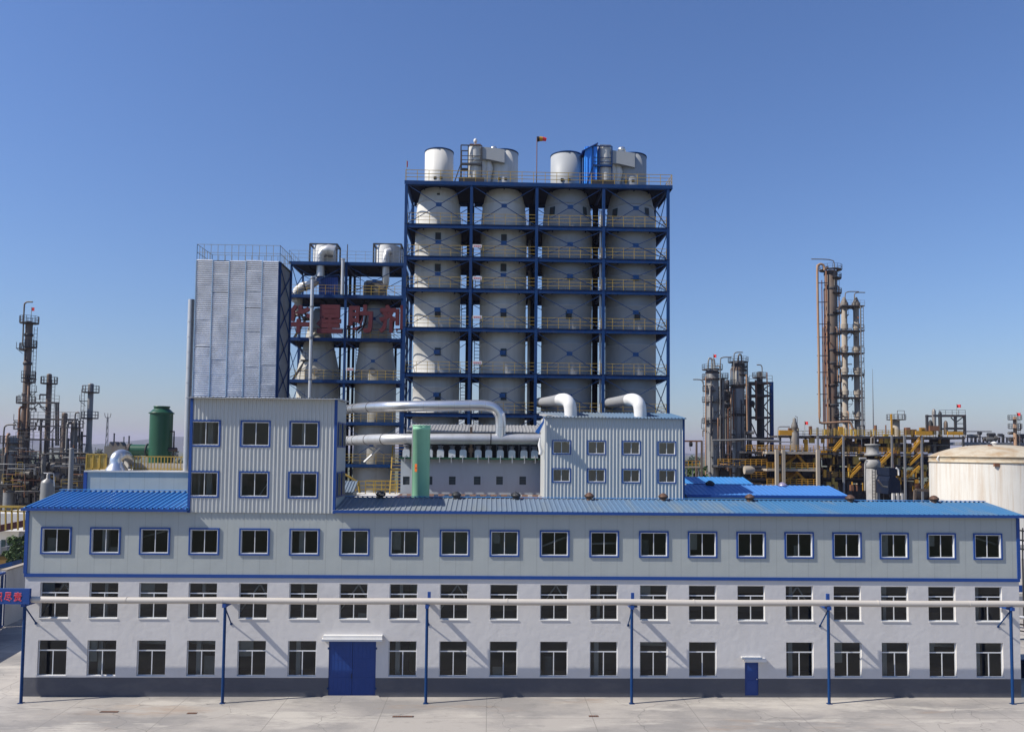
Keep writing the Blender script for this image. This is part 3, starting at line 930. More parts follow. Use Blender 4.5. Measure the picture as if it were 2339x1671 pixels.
# lettering helper (Blender's own default font holds these glyphs)
def text_mesh(body, size, extrude, offset):
    cu = bpy.data.curves.new('lettering', 'FONT')
    cu.body = body
    cu.size = size
    cu.extrude = extrude
    cu.offset = offset
    cu.align_x = 'CENTER'
    cu.align_y = 'CENTER'
    cu.resolution_u = 3
    o = bpy.data.objects.new('lettering', cu)
    COL.objects.link(o)
    bpy.context.view_layer.update()
    me = bpy.data.meshes.new_from_object(o.evaluated_get(bpy.context.evaluated_depsgraph_get()))
    bpy.data.objects.remove(o)
    bpy.data.curves.remove(cu)
    return me
def letter(name, body, parent, c, w, h, extrude, offset, mt, fat=0):
    me = text_mesh(body, 1.0, extrude / h, offset)
    xs = [v.co.x for v in me.vertices]; ys = [v.co.y for v in me.vertices]
    cx, cy = (min(xs) + max(xs)) / 2, (min(ys) + max(ys)) / 2
    kx, ky = w / (max(xs) - min(xs)), h / (max(ys) - min(ys))
    for v in me.vertices:
        x, y, z = v.co
        v.co = ((x - cx) * kx, -z * h, (y - cy) * ky)
    if fat:   # heavier strokes: four slightly shifted copies joined into the same letter
        vs = [tuple(v.co) for v in me.vertices]; fs = [tuple(p.vertices) for p in me.polygons]
        V, F = [], []
        for k, (ex, ez) in enumerate(((0, 0), (1, 0), (-1, 0), (0, 1), (0, -1))):
            o0 = len(V)
            V += [(x + ex * fat, y - .004 * k, z + ez * fat) for x, y, z in vs]
            F += [tuple(i + o0 for i in f) for f in fs]
        me = bpy.data.meshes.new(name)
        me.from_pydata(V, [], F)
    me.materials.append(mt)
    o = bpy.data.objects.new(name, me)
    COL.objects.link(o)
    o.parent = parent
    o.location = Vector(c) - ORG[parent.name]
    return o

# blue banner at the left edge
YS = YP - .35
z0, z1 = W(30, 1379, YS)[1], W(30, 1344, YS)[1]
x1 = W(67, 1360, YS)[0]
x0 = x1 - 6.2
bn = thing('banner_sign', 'blue box banner with red characters on the left end post', 'sign', (x1, YS, z0))
m = MB(); m.box(x0, x1, YS, YS + .22, z0, z1); m.build('board', M['blue_trim'], bn)
pit = S(YS) * 21
for k, ch in enumerate('责尽职尽业敬岗爱'):
    c = (W(40.7, 1360, YS)[0] - k * pit, YS - .012, (z0 + z1) / 2 - .02)
    letter('character_edge', ch, bn, (c[0], c[1] + .006, c[2]), .50, .60, .004, .035, M['pink'])
    letter('character', ch, bn, c, .46, .56, .012, .012, M['sign_red'])

# ------------------------------------------------------------------ louvred cooling tower behind the block
YL = 59.0
lt = thing('louvre_tower', 'silver louvre clad tower with roof railing behind the corrugated block', 'tower', (W(535, 900, YL)[0], YL, 0))
lx0, lx1 = W(441, 860, YL)[0], W(631, 860, YL)[0]
lzt = W(535, 596, YL)[1]
LD = 3.3
m = MB()
cw = (lx1 - lx0) / 5
rng = random.Random(5)
for c in range(5):
    m = MB()
    xa, xb = lx0 + c * cw + .02, lx0 + (c + 1) * cw - .02
    z = 17.0
    sh = 0
    while z < lzt - .05:
        if sh <= 0:
            sh = rng.uniform(.7, 1.5); off = rng.uniform(-.004, .004); til = rng.uniform(-.007, .007) * (1.5 if c in (3, 4, 1) else 1); sag = rng.uniform(-.018, .018); z0s = z
        p = .155
        o = off + til * (z - z0s)
        segs = 6
        for i in range(segs):
            xs0, xs1 = xa + (xb - xa) * i / segs, xa + (xb - xa) * (i + 1) / segs
            s0 = sag * math.sin(math.pi * i / segs); s1 = sag * math.sin(math.pi * (i + 1) / segs)
            y0, y1 = YL + o + s0, YL + o + s1
            m.quad((xs0, y0, z), (xs1, y1, z), (xs1, y1 - .055, z + p * .5), (xs0, y0 - .055, z + p * .5))
            m.quad((xs0, y0 - .055, z + p * .5), (xs1, y1 - .055, z + p * .5), (xs1, y1, z + p * .96), (xs0, y0, z + p * .96))
        z += p; sh -= p
        if rng.random() < .012: z += .04
    m.build('louvre_panel', M['louvre'], lt)
M['mull'] = mat('pale_blue_mullion', (0.30, 0.42, 0.56), 0.5, var=0.1)
for c in range(6):
    m = MB(); x = lx0 + c * cw
    m.box(x - .03, x + .03, YL - .068, YL + .02, 12.3, lzt); m.build('mullion', M['mull'] if c < 5 else M['blue_steel'], lt)
m = MB()
m.box(lx0, lx1, YL + .2, YL + .24, 12.3, lzt - .05)
m.box(lx0 - .02, lx1 + .1, YL + .0, YL + LD, lzt - .06, lzt + .02)
m.build('core', M['frame_dark'], lt)
m = MB(); m.box(lx1 - .06, lx1, YL + .25, YL + LD, 12.3, lzt - .07); m.build('side_sheet', M['frame_grey'], lt)
m = MB()
for y in (YL + .1, YL + LD): m.box(lx1, lx1 + .14, y - .07, y + .07, 12.3, lzt - .07)
z = 13.0
while z < lzt - 2:
    m.bar((lx1 + .07, YL + .15, z), (lx1 + .07, YL + LD - .1, z + 2.3), .06); m.bar((lx1 + .1, YL + LD - .1, z), (lx1 + .1, YL + .15, z + 2.3), .06); z += 2.4
m.build('side_frame', M['blue_steel'], lt)
m = MB()
a, b, c_, d = (lx0, YL + .05, lzt + .02), (lx1 + .05, YL + .05, lzt + .02), (lx1 + .05, YL + LD - .05, lzt + .02), (lx0, YL + LD - .05, lzt + .02)
for p, q in ((a, b), (b, c_), (d, c_), (a, d)): m.rail(p, q, 1.2, .5, .018, (.6, 1.2))
m.build('railing', M['grey_rail'], lt)
m = MB()
vx, _ = W(434, 800, 60.5)
m.cyl(vx, 60.5, 12.4, W(434, 684, 60.5)[1], .24, 14)
for k in range(6): m.cyl(vx, 60.5, 20.0 + k * 1.15, 20.08 + k * 1.15, .265, 14)
o = m.build('vent_duct', M['alu_dull']); tag(o, 'thin grey jointed duct rising along the left side of the louvre tower', 'duct')

# ------------------------------------------------------------------ four silo tower
YT = 83.0
TD = 7.0
tx = [W(a, 700, YT)[0] for a in (924, 1074, 1224.5, 1378, 1526)]
TZ = [W(1225, a, YT)[1] for a in (420, 517, 590, 662, 751.5, 855, 946)]
TZ.append(TZ[-1] - 4.3); TZ.append(TZ[-2] - 8.4)
tf = thing('silo_tower', 'tall blue steel frame carrying four white silos with decks and yellow railings', 'steel frame', ((tx[0] + tx[4]) / 2, YT, 0))
CW = .30
yb = YT + TD
for x in tx:
    for y in (YT, yb):
        m = MB(); m.box(x - CW / 2, x + CW / 2, y - CW / 2, y + CW / 2, 0, TZ[0] - .38)
        m.build('post', M['blue_steel'], tf)
for k, z in enumerate(TZ):
    e = .45 if k == 0 else 0
    m = MB()
    h = .40 if k == 0 else .36
    for i in range(4):
        for y in (YT, yb): m.box(tx[i] + CW / 2 + .002, tx[i + 1] - CW / 2 - .002, y - .11, y + .11, z - h, z - .004)
    for x in tx: m.box(x - .1, x + .1, YT + CW / 2, yb - CW / 2, z - h, z - .004)
    if k == 0:
        m.box(tx[0] - .2, tx[4] + e, YT - .19, YT - .16, z - .34, z + .06); m.box(tx[4] + e - .05, tx[4] + e, YT - .15, yb, z - .34, z + .06)
    m.build('beam', M['blue_steel'], tf)
    m = MB(); m.box(tx[0] - .15, tx[4] + max(e, .15), YT - .155, yb + .15, z, z + .06)
    for i in range(4):
        for j in range(1, 4):
            xx = tx[i] + (tx[i + 1] - tx[i]) * j / 4
            m.box(xx - .05, xx + .05, YT + .15, yb - .15, z - .2, z - .002)
    m.build('deck', M['deck'], tf)
    if k < 7:
        m = MB()
        if k == 0:
            m.rail((tx[0] - .1, YT - .1, z + .06), (tx[4] + .4, YT - .1, z + .06), 1.15, 1.25, .032, (.4, .78, 1.15))
            m.rail((tx[4] + .4, YT, z + .06), (tx[4] + .4, yb, z + .06), 1.15, 1.25, .03, (.4, .78, 1.15))
            m.rail((tx[0] - .1, yb, z + .06), (tx[4] + .4, yb, z + .06), 1.15, 1.5, .025, (.6, 1.15))
        else:
            m.rail((tx[0] + .2, YT - .05, z + .06), (tx[4] - .2, YT - .05, z + .06), 1.15, 1.12, .026, (.4, .78, 1.15))
            m.rail((tx[4] + .0, YT + .2, z + .06), (tx[4], yb - .2, z + .06), 1.15, .7, .016, (.4, .78, 1.15))
        m.build('railing', M['yellow'], tf)
for k in range(len(TZ) - 1):
    za, zb2 = TZ[k] - .4, TZ[k + 1] + .08
    for i in range(4):
        xa, xb = tx[i] + .16, tx[i + 1] - .16
        for y, w in ((YT - .02, .13), (yb, .13)):
            if y > YT and k > 6: continue
            m = MB(); m.bar((xa, y - .03, za), (xb, y - .03, zb2), w, .05); m.bar((xa, y + .03, zb2), (xb, y + .03, za), w, .05)
            if y < yb: xm, zm = (xa + xb) / 2, (za + zb2) / 2; m.box(xm - .3, xm + .3, y - .075, y - .06, zm - .22, zm + .22)
            m.build('cross_brace', M['blue_steel'], tf)
    for x in (tx[0], tx[4]):
        m = MB(); m.bar((x - .03, YT + .16, za), (x - .03, yb - .16, zb2), .05, .13); m.bar((x + .03, YT + .16, zb2), (x + .03, yb - .16, za), .05, .13)
        m.build('side_brace', M['blue_steel'], tf)
# ladders between first and second silo, riser pipes
xm = tx[1]
for k in range(1, 7):
    s = -.75 if k % 2 else .75
    m = MB(); m.ladder(xm + s, yb - 1.2, TZ[k + 1] + .06, TZ[k] + 1.0, .75, .035, .38); m.build('ladder', M['blue_steel'], tf)
m = MB()
for px, y, r in ((1208, YT + 5.6, .16), (1371, YT + .45, .13)):
    m = MB(); x = W(px, 750, y)[0]; m.cyl(x, y, 2, TZ[0] - 2.6, r, 12); m.build('riser_pipe', M['alu_dull'], tf)
for px, y, w in ((1215, YT + 6.0, .9), (1359, YT + 6.0, .6), (1068, YT + 6.2, .4)):
    m = MB(); x = W(px, 750, y)[0]; m.box(x - w / 2, x + w / 2, y - .2, y + .2, 2, TZ[0] - .4); m.build('cable_duct', M['deck'], tf)
m = MB(); # little notice boards on the second post
for k, py in ((2, 562), (3, 635), (4, 724), (5, 828)):
    x, z = W(1090, py, YT - .25)
    t = thing('notice_board', {2: 'small white notice board highest of four on the silo frame', 3: 'small white notice board second from the top on the silo frame',
              4: 'small white notice board third from the top on the silo frame', 5: 'small white notice board lowest of four on the silo frame'}[k], 'notice', (x, YT - .25, z), 'notice boards on the silo frame')
    m = MB(); m.box(x - .47, x + .47, YT - .27, YT - .23, z - .17, z + .17); m.build('board', M['white_paint'], t)
    m = MB()
    for j in range(4):
        cx = x - .31 + j * .205
        m.box(cx - .07, cx + .07, YT - .284, YT - .272, z + .04, z + .065); m.box(cx - .07, cx + .07, YT - .284, YT - .272, z - .09, z - .06)
        m.box(cx - .015, cx + .015, YT - .284, YT - .272, z - .06, z + .04); m.box(cx - .07, cx - .05, YT - .284, YT - .272, z - .03, z + .02)
    m.build('red_marks', M['sign_red'], t)

def silo(cpx, rpx, conetop_px, conebot_py, label, key, hatches, stack_w, stack_top_py, stack_cpx, YC=YT + TD / 2):
    s = S(YC)
    x = W(cpx, 750, YC)[0]
    r = rpx * s
    zt = TZ[0] - .05
    zc = W(cpx, conebot_py, YC - r)[1]
    rt = conetop_px * s
    t = thing('silo', label, 'silo', (x, YC, 0), 'silos in the blue frame')
    m = MB()
    prof = [(r, 0)]
    for z in [zz for zz in reversed(TZ) if zz < zc - .6]:
        prof += [(r, z - 1.4), (r + .025, z - 1.38), (r + .025, z - 1.30), (r, z - 1.28)]
    prof += [(r, zc), (r * .985, zc + .25)]
    n = 8
    zm = zc + .25
    for i in range(1, n + 1):
        f = i / n
        prof.append((r * .985 + (rt - r * .985) * f + .12 * math.sin(math.pi * f), zm + (zt - zm) * f))
    m.lathe(prof, x, YC, 56); m.build('shell', M[key], t)
    # upper girdle ring on the cone
    zg = zc + (zt - zc) * .62
    rg = r * .985 + (rt - r * .985) * .60 + .14
    m = MB(); m.lathe([(rg, zg - .05), (rg + .07, zg - .05), (rg + .05, zg + .05), (rg - .03, zg + .05)], x, YC, 56); m.build('girdle', M[key], t)
    def rad(z):
        for (ra, za), (rb, zb2) in zip(prof, prof[1:]):
            if za <= z <= zb2 and zb2 > za: return ra + (rb - ra) * (z - za) / (zb2 - za)
        return r
    for hx, hy, w, h in hatches:
        X, Z = W(hx, hy, YC - r * .95)
        rr = rad(Z)
        off = max(-.97, min(.97, (X - x) / rr))
        a = math.asin(off)
        nx, ny = math.sin(a), -math.cos(a)
        lean = (rad(Z + h / 2) - rad(Z - h / 2))
        m = MB()
        c = Vector((x + nx * rr, YC + ny * rr, Z))
        tx_, up = Vector((math.cos(a), math.sin(a), 0)), Vector((nx * lean / h, ny * lean / h, 1)).normalized()
        nn = Vector((nx, ny, 0))
        def hb(mb, w, h, d0, d1):
            vs = [c + tx_ * (sx_ * w / 2) + up * (sz * h / 2) + nn * d for d in (d0, d1) for sx_, sz in ((-1, -1), (1, -1), (1, 1), (-1, 1))]
            mb.add(vs, [(0, 3, 2, 1), (4, 5, 6, 7), (0, 1, 5, 4), (1, 2, 6, 5), (2, 3, 7, 6), (3, 0, 4, 7)])
        hb(m, w, h, -.2, .09); o = m.build('hatch', M['hatch'], t)
        m = MB(); hb(m, w * .72, h * .72, .08, .105); m.build('cover', M['dark'], o)
    # stack above the top deck
    xs, _ = W(stack_cpx, 380, YC)
    rs = stack_w / 2 * S(YC)
    zs0, zs1 = TZ[0] + .07, W(stack_cpx, stack_top_py, YC)[1]
    m = MB(); m.lathe([(rs * 1.03, zs0), (rs, zs0 + 1.2), (rs, zs1), (rs - .06, zs1), (rs - .06, zs0 + .4)], xs, YC, 40); m.build('stack', M[key], t)
    m = MB(); m.lathe([(rs + .005, zs1 - .10), (rs + .04, zs1 - .10), (rs + .04, zs1 + .03), (rs - .065, zs1 + .03), (rs - .065, zs1 - .1)], xs, YC, 40); m.build('rim', M['blue_steel'], t)
    for dxp, dyp in ((-8, 18), (6, 20)):
        X, Z = W(stack_cpx + dxp * stack_w / 66, 395, YC - rs * .96)
        m = MB(); m.box(X - .2, X + .1, YC - rs - .02, YC - rs + .3, zs0 + .9, zs0 + 1.2); m.build('nozzle', M['dark'], t)
    return t, xs, rs, zs1
HS = .62, .80
silo(998, 53, 41.5, 505, 'leftmost silo half in sunlight with a sharp diagonal shadow', 'silo', [(1001, 540, .6, .75)] + [(1000, y, *HS) for y in (612, 716, 803, 905)] + [(1001, 442, .3, .2)], 66, 349, 1003)
silo(1148, 53, 41.5, 505, 'second silo from the left with five small dark hatches in a column', 'silo', [(1151, 544, .6, .75)] + [(1150, y, *HS) for y in (612, 716, 805, 905)], 68, 352, 1150)
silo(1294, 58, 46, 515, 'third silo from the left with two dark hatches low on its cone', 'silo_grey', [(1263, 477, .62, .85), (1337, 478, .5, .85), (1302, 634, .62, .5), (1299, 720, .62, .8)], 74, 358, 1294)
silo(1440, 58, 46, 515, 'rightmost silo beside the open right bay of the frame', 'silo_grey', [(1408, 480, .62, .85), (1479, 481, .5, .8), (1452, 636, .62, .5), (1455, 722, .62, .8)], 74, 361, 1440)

# equipment on the top deck
YC = YT + TD / 2
zd = TZ[0] + .07
def fan_set(pl, pr, ptop, frame_key, label, blue):
    s = S(YT + 2.2)
    y = YT + 2.2
    xa, xb = W(pl, 400, y)[0], W(pr, 400, y)[0]
    zt = W(pl, ptop, y)[1]
    t = thing('fan_stand', label, 'fan stand', ((xa + xb) / 2, y, zd))
    m = MB()
    zm = zd + (zt - zd) * .54
    for x in (xa, xa + (xb - xa) * .35, xb):
        for yy in (y - .8, y + .8): m.bar((x, yy, zd), (x, yy, zt), .12)
    for z in (zm, zt, zd + .9):
        for yy in (y - .8, y + .8): m.bar((xa, yy, z), (xb, yy, z), .10 if z != zm else .22)
    for z in (zm + .45, zm + .9): m.bar((xa, y - .82, z), (xb, y - .82, z), .06)
    m.bar((xa - .8, y - .8, zd), (xa, y - .8, zm), .1)
    m.build('frame', M[frame_key], t)
    xc = xa + (xb - xa) * .68
    m = MB(); m.cyl(xc, y, zd + 1.0, zt - .05, .78, 24); m.cyl(xc, y, zt - .05, zt + .16, .6, 20); m.build('fan_casing', M['silo'], t)
    m = MB(); m.box(xc - .6, xc + .6, y - .55, y + .55, zt + .17, zt + .27); m.build('top_flange', M['rust' if not blue else 'frame_grey'], t)
    m = MB(); m.box(xa - .2, xb + .3, y - .95, y + .9, zd + .02, zd + .95); m.build('motor_base', M['dark'], t)
    return t, xc, y, zm, zt
t, xc, y, zm, zt = fan_set(1053, 1100, 338, 'frame_dark', 'dark steel fan stand on the top deck between the two left stacks', False)
m = MB(); m.cyl(xc, y, zt + .27, zt + .55, .07, 10); m.ball((xc, y, zt + .8), .21, 12, 10, 1.3); m.build('beacon', M['white_paint'], t)
def duct(label, p0, p1, ytop, ybot, Y, cap_px, cap_top, cap_w, leg_px):
    y = Y
    xa, xb = W(p0, 370, y)[0], W(p1, 370, y)[0]
    zt, zb2 = W(p0, ytop, y)[1], W(p0, ybot, y)[1]
    t = thing('exhaust_duct', label, 'duct', ((xa + xb) / 2, y, zb2))
    m = MB()
    h = zt - zb2
    m.prism([(xa, zb2 + h * .05), (xa + (xb - xa) * .35, zb2), (xb, zb2 - h * .25), (xb, zt - h * .18), (xa + (xb - xa) * .45, zt - h * .05), (xa, zt)], y - .85, y + .75)
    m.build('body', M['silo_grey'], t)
    m = MB()
    lx = W(leg_px, 395, y)[0]
    m.tube([(xa + .1, y, zb2 + h * .4), (xa + .3, y, zb2 - .2), (lx - .5, y - .1, zb2 - 1.0), (lx - .65, y - .2, zd)], .42, 14)
    m.tube([(lx + .1, y, zb2 + .1), (lx + .2, y - .1, zb2 - .7), (lx, y - .15, zd + .8), (lx - .1, y - .15, zd)], .34, 14, radii=[.3, .42, .3, .28])
    m.build('legs', M['white_paint'], t)
    cx = W(cap_px, 345, y)[0]
    r = cap_w / 2 * S(y)
    zc = W(cap_px, cap_top, y)[1]
    m = MB(); m.cyl(cx, y, zt - .5, zc - .42, r * .72, 18); m.lathe([(r * .75, zc - .45), (r, zc - .42), (r * 1.02, zc - .2), (r * .8, zc - .04), (.01, zc)], cx, y, 20)
    m.build('rain_cap', M['alu'], t)
duct('grey bent exhaust duct with a round cap joining the second stack', 1099, 1152, 342, 370, YT + 2.3, 1128, 335, 15, 1114)
t, xc, y, zm, zt = fan_set(1352, 1395, 340, 'blue_steel', 'blue fan stand with dull metal casing on the right half of the top deck', True)
y1 = YT + 2.6
xa, xb = W(1333, 400, y1)[0], W(1361, 400, y1)[0]
zt = W(1345, 338, y1)[1]
t = thing('deck_shed', 'tall narrow bright blue sheet metal shed on the top deck', 'shed', (xa, y1, zd))
m = MB(); corrugated(m, xa, xb, zd, zt - .3, y1 - 1.2, (), .3, .05); m.box(xa, xb, y1 - 1.19, y1 + .8, zd, zt - .32); m.build('wall', M['bluetarp'], t)
m = MB(); m.add([(xa - .35, y1 - 1.4, zt - .95), (xb + .05, y1 - 1.4, zt), (xb + .05, y1 + .9, zt), (xa - .35, y1 + .9, zt - .95), (xa - .35, y1 - 1.4, zt - .85), (xb + .05, y1 - 1.4, zt + .1), (xb + .05, y1 + .9, zt + .1), (xa - .35, y1 + .9, zt - .85)],
      [(0, 3, 2, 1), (4, 5, 6, 7), (0, 1, 5, 4), (1, 2, 6, 5), (2, 3, 7, 6), (3, 0, 4, 7)]); m.build('roof', M['blue_trim'], t)
x0_, x1_ = W(1364, 360, YT + 3.2)[0], W(1396, 360, YT + 3.2)[0]
z0_, z1_ = W(1364, 374, YT + 3.2)[1], W(1364, 338, YT + 3.2)[1]
m = MB(); m.prism([(x0_, z0_), (x1_, z0_), (x1_, z1_ - .5), (x1_ - .4, z1_), (x0_, z1_)], YT + 2.4, YT + 4.2)
o = m.build('filter_box', M['alu_dull']); tag(o, 'dull silver filter box beside the blue shed on the top deck', 'filter box')
m = MB(); m.box(x0_ + .35, x0_ + .95, YT + 2.32, YT + 2.39, z0_ + .25, z0_ + .45); m.box(x0_ + .4, x0_ + 1.0, YT + 2.32, YT + 2.39, z0_ + .7, z1_ - .35); m.build('access_plate', M['alu'], o)
duct('grey bulky exhaust duct with a silver cap joining the rightmost stack', 1394, 1447, 350, 380, YT + 2.3, 1420, 337, 19, 1410)

# windsock and small flag on the top deck
x, z = W(1226.5, 318, YT)
t = thing('windsock', 'windsock on a thin mast above the middle of the silo frame', 'windsock', (x, YT, TZ[0]))
m = MB(); m.cyl(x, YT, TZ[0], z + .1, .045, 8); m.build('mast', M['rust'], t)
for nm, mt, f0, f1, r0, r1 in (('black_band', 'black', 0, .25, .28, .26), ('yellow_band', 'yellow_b', .25, .6, .26, .23), ('red_band', 'red_flag', .6, 1, .23, .17)):
    L_ = 1.0
    m = MB(); m.tube([(x + L_ * f0, YT, z + .06 * math.sin(3 * f0)), (x + L_ * f1, YT, z + .06 * math.sin(3 * f1) - .05 * f1)], r0, 12, True, [r0, r1]); m.build(nm, M[mt], t)
x, z = W(929, 368, YT)
t = thing('deck_flag', 'tiny drooping red flag at the top left corner of the silo frame', 'flag', (x, YT, TZ[0]))
m = MB(); m.cyl(x, YT, TZ[0], z + .1, .03, 6); m.build('pole', M['grey_rail'], t)
m = MB(); m.box(x, x + .12, YT, YT + .02, z - .65, z); m.build('cloth', M['red_flag'], t)

# ------------------------------------------------------------------ left reactor frame with the red lettering
YR = 90.0
RD = 5.6
fz = [W(788, a, YR)[1] for a in (600, 675, 773, 868.5, 964, 1060)]
fx = [W(a, 770, YR)[0] for a in (656, 788, 918)]
xtop = W(666, 600, YR)[0]
rf = thing('reactor_tower', 'lower blue steel frame with two conical vessels left of the tall silo frame', 'steel frame', (fx[1], YR, 0))
yb = YR + RD
for i, x in enumerate(fx):
    for y in (YR, yb):
        m = MB(); zz = fz[1] - .3 if i == 0 else fz[0] - .3
        m.box(x - .13, x + .13, y - .13, y + .13, 0, zz); m.build('post', M['blue_steel'], rf)
for y in (YR, yb):
    m = MB(); m.box(xtop - .1, xtop + .1, y - .1, y + .1, fz[1] + .06, fz[0] - .3); m.build('post', M['blue_steel'], rf)
for k, z in enumerate(fz):
    xs = [xtop if k == 0 else fx[0], fx[1], fx[2]]
    m = MB()
    for i in range(2):
        for y in (YR, yb): m.box(xs[i] + .14, xs[i + 1] - .14, y - .1, y + .1, z - .34, z - .003)
    for x in xs: m.box(x - .09, x + .09, YR + .14, yb - .14, z - .34, z - .003)
    m.box(xs[0] - .3, xs[2] + .1, YR - .19, YR - .16, z - .30, z + .05)
    m.build('beam', M['blue_steel'], rf)
    m = MB(); m.box(xs[0] - .3, xs[2] + .1, YR - .15, yb + .15, z, z + .05)
    for j in range(1, 8):
        xx = xs[0] + (xs[2] - xs[0]) * j / 8; m.box(xx - .05, xx + .05, YR + .15, yb - .15, z - .2, z - .002)
    m.build('deck', M['deck'], rf)
    m = MB()
    if k == 0:
        m.rail((xs[0] - .25, YR - .1, z + .05), (xs[2], YR - .1, z + .05), 1.25, 1.05, .018, (.45, .85, 1.25)); m.rail((xs[0] - .25, YR - .1, z + .05), (xs[0] - .25, yb, z + .05), 1.25, 1.0, .018, (.6, 1.25))
        m.rail((xs[0] - .25, yb, z + .05), (xs[2], yb, z + .05), 1.25, 1.5, .018, (.6, 1.25)); key = 'grey_rail'
    else:
        xr = xs[0] - .2 if k == 1 else (xs[0] + xs[1]) / 2
        m.rail((xs[0], YR - .08, z + .05), (xs[1] - .2, YR - .08, z + .05), 1.1, 1.1, .022, (.4, .75, 1.1)); m.rail((xs[1] + .2, YR - .08, z + .05), (xs[2], YR - .08, z + .05), 1.1, .95, .03, (.4, .75, 1.1)); key = 'yellow'
    m.build('railing', M[key], rf)
for k in range(5):
    za, zb2 = fz[k] - .36, fz[k + 1] + .06
    xs = [xtop if k == 0 else fx[0], fx[1], fx[2]]
    for i in range(2):
        for y in (YR, yb):
            if k == 1 and y == YR and i == 0: continue
            m = MB(); m.bar((xs[i] + .14, y - .03, za), (xs[i + 1] - .14, y - .03, zb2), .12, .05); m.bar((xs[i] + .14, y + .03, zb2), (xs[i + 1] - .14, y + .03, za), .12, .05)
            xm, zm = (xs[i] + xs[i + 1]) / 2, (za + zb2) / 2; m.box(xm - .22, xm + .22, y - .075, y - .06, zm - .18, zm + .18)
            m.build('cross_brace', M['blue_steel'], rf)
    for x in (xs[0], xs[2]):
        m = MB(); m.bar((x, YR + .14, za), (x, yb - .14, zb2), .05, .12); m.bar((x, YR + .14, zb2), (x, yb - .14, za), .05, .12); m.build('side_brace', M['blue_steel'], rf)
# stairs, ladders and cable runs in the middle bay and on the left
for k in range(5):
    m = MB(); xx = fx[1] + 1.0; m.ladder(xx if k else W(816, 640, YR + 3)[0], YR + 3.4, fz[k + 1] + .05, fz[k] + .1, .6, .035, .35); m.build('ladder', M['blue_steel'], rf)
for px, w in ((796, .28), (806, .22), (776, .2), (903, .25)):
    m = MB(); x = W(px, 850, YR + 4.4)[0]; m.box(x - w / 2, x + w / 2, YR + 4.2, YR + 4.5, 1, fz[0 if px in (796,) else 2] - .4); m.build('cable_duct', M['deck'], rf)
for k in range(1, 5):
    m = MB(); x = fx[0] + .5
    m.bar((x, YR + 1, fz[k + 1] + .1), (x + 1.4, YR + 1, (fz[k] + fz[k + 1]) / 2), .1, .25); m.bar((x + 1.4, YR + 1.8, (fz[k] + fz[k + 1]) / 2), (x, YR + 1.8, fz[k]), .1, .25)
    m.box(x + .9, x + 2.0, YR + .6, YR + 2.4, (fz[k] + fz[k + 1]) / 2 - .1, (fz[k] + fz[k + 1]) / 2); m.rail((x + .9, YR + .6, (fz[k] + fz[k + 1]) / 2), (x + 2, YR + .6, (fz[k] + fz[k + 1]) / 2), 1, .5, .02)
    m.build('stair_flight', M['frame_dark'], rf)

def reactor(cpx, label, topr, botr, ytop, ycone, rcyl):
    Yc = YR + RD / 2
    s = S(Yc)
    x = W(cpx, 850, Yc)[0]
    t = thing('conical_vessel', label, 'vessel', (x, Yc, 0), 'conical vessels in the lower frame')
    zt, zc = W(cpx, ytop, Yc)[1], W(cpx, ycone, Yc)[1]
    r0, r1 = topr * s, botr * s
    m = MB(); prof = [(r1, 0), (r1, zc)]
    for i in range(1, 9): prof.append((r1 + (r0 - r1) * i / 8, zc + (zt - zc) * i / 8))
    prof += [(r0 * .97, zt), (r0 * .6, zt + .5), (r0 * .3, zt + .6), (.01, zt + .62)]
    m.lathe(prof, x, Yc, 48); m.build('shell', M['cone'], t)
    m = MB()
    for f in (.0, .35, .7):
        z = zc + (zt - zc) * f; r = r1 + (r0 - r1) * f; m.lathe([(r + .002, z - .05), (r + .05, z - .05), (r + .05, z + .05), (r + .002, z + .05)], x, Yc, 48)
    m.build('band', M['cone'], t)
    X, Z = W(cpx - 8, 847, Yc - r1)
    m = MB()
    a = Vector((X, Yc - r1 * .97 - .1, Z)); m.tube([a, a + Vector((0, .5, 0))], .33, 20); o = m.build('manway', M['dark'], t)
    m = MB(); m.tube([a + Vector((0, -.02, 0)), a + Vector((0, .12, 0))], .38, 20); m.build('flange', M['frame_grey'], o)
reactor(727, 'left conical vessel with a bright sunlit left flank behind the red characters', 17, 47.5, 715, 850, 0)
reactor(858, 'right conical vessel with a round manway, shaded inside the lower frame', 25, 46.5, 700, 852, 0)

# red lettering
sg = thing('red_lettering', 'four large red standing characters on the lower steel frame', 'sign', (W(788, 730, YR - .5)[0], YR - .5, fz[2]))
for ch, xa, xb, ya, yb_ in (('华', 655, 709, 697, 759), ('星', 724, 782, 697, 760), ('助', 794, 851, 697, 760), ('剂', 867, 922, 697, 760)):
    c = WV((xa + xb) / 2, (ya + yb_) / 2, YR - .45)
    letter('character', ch, sg, c, (xb - xa) * S(YR), (yb_ - ya) * S(YR), .16, .026, M['red'], .05)
m = MB()
for py in (705, 752):
    m.bar(WV(655, py - 1, YR - .24), WV(922, py + 1, YR - .24), .06)
m.build('support_rail', M['blue_steel'], sg)

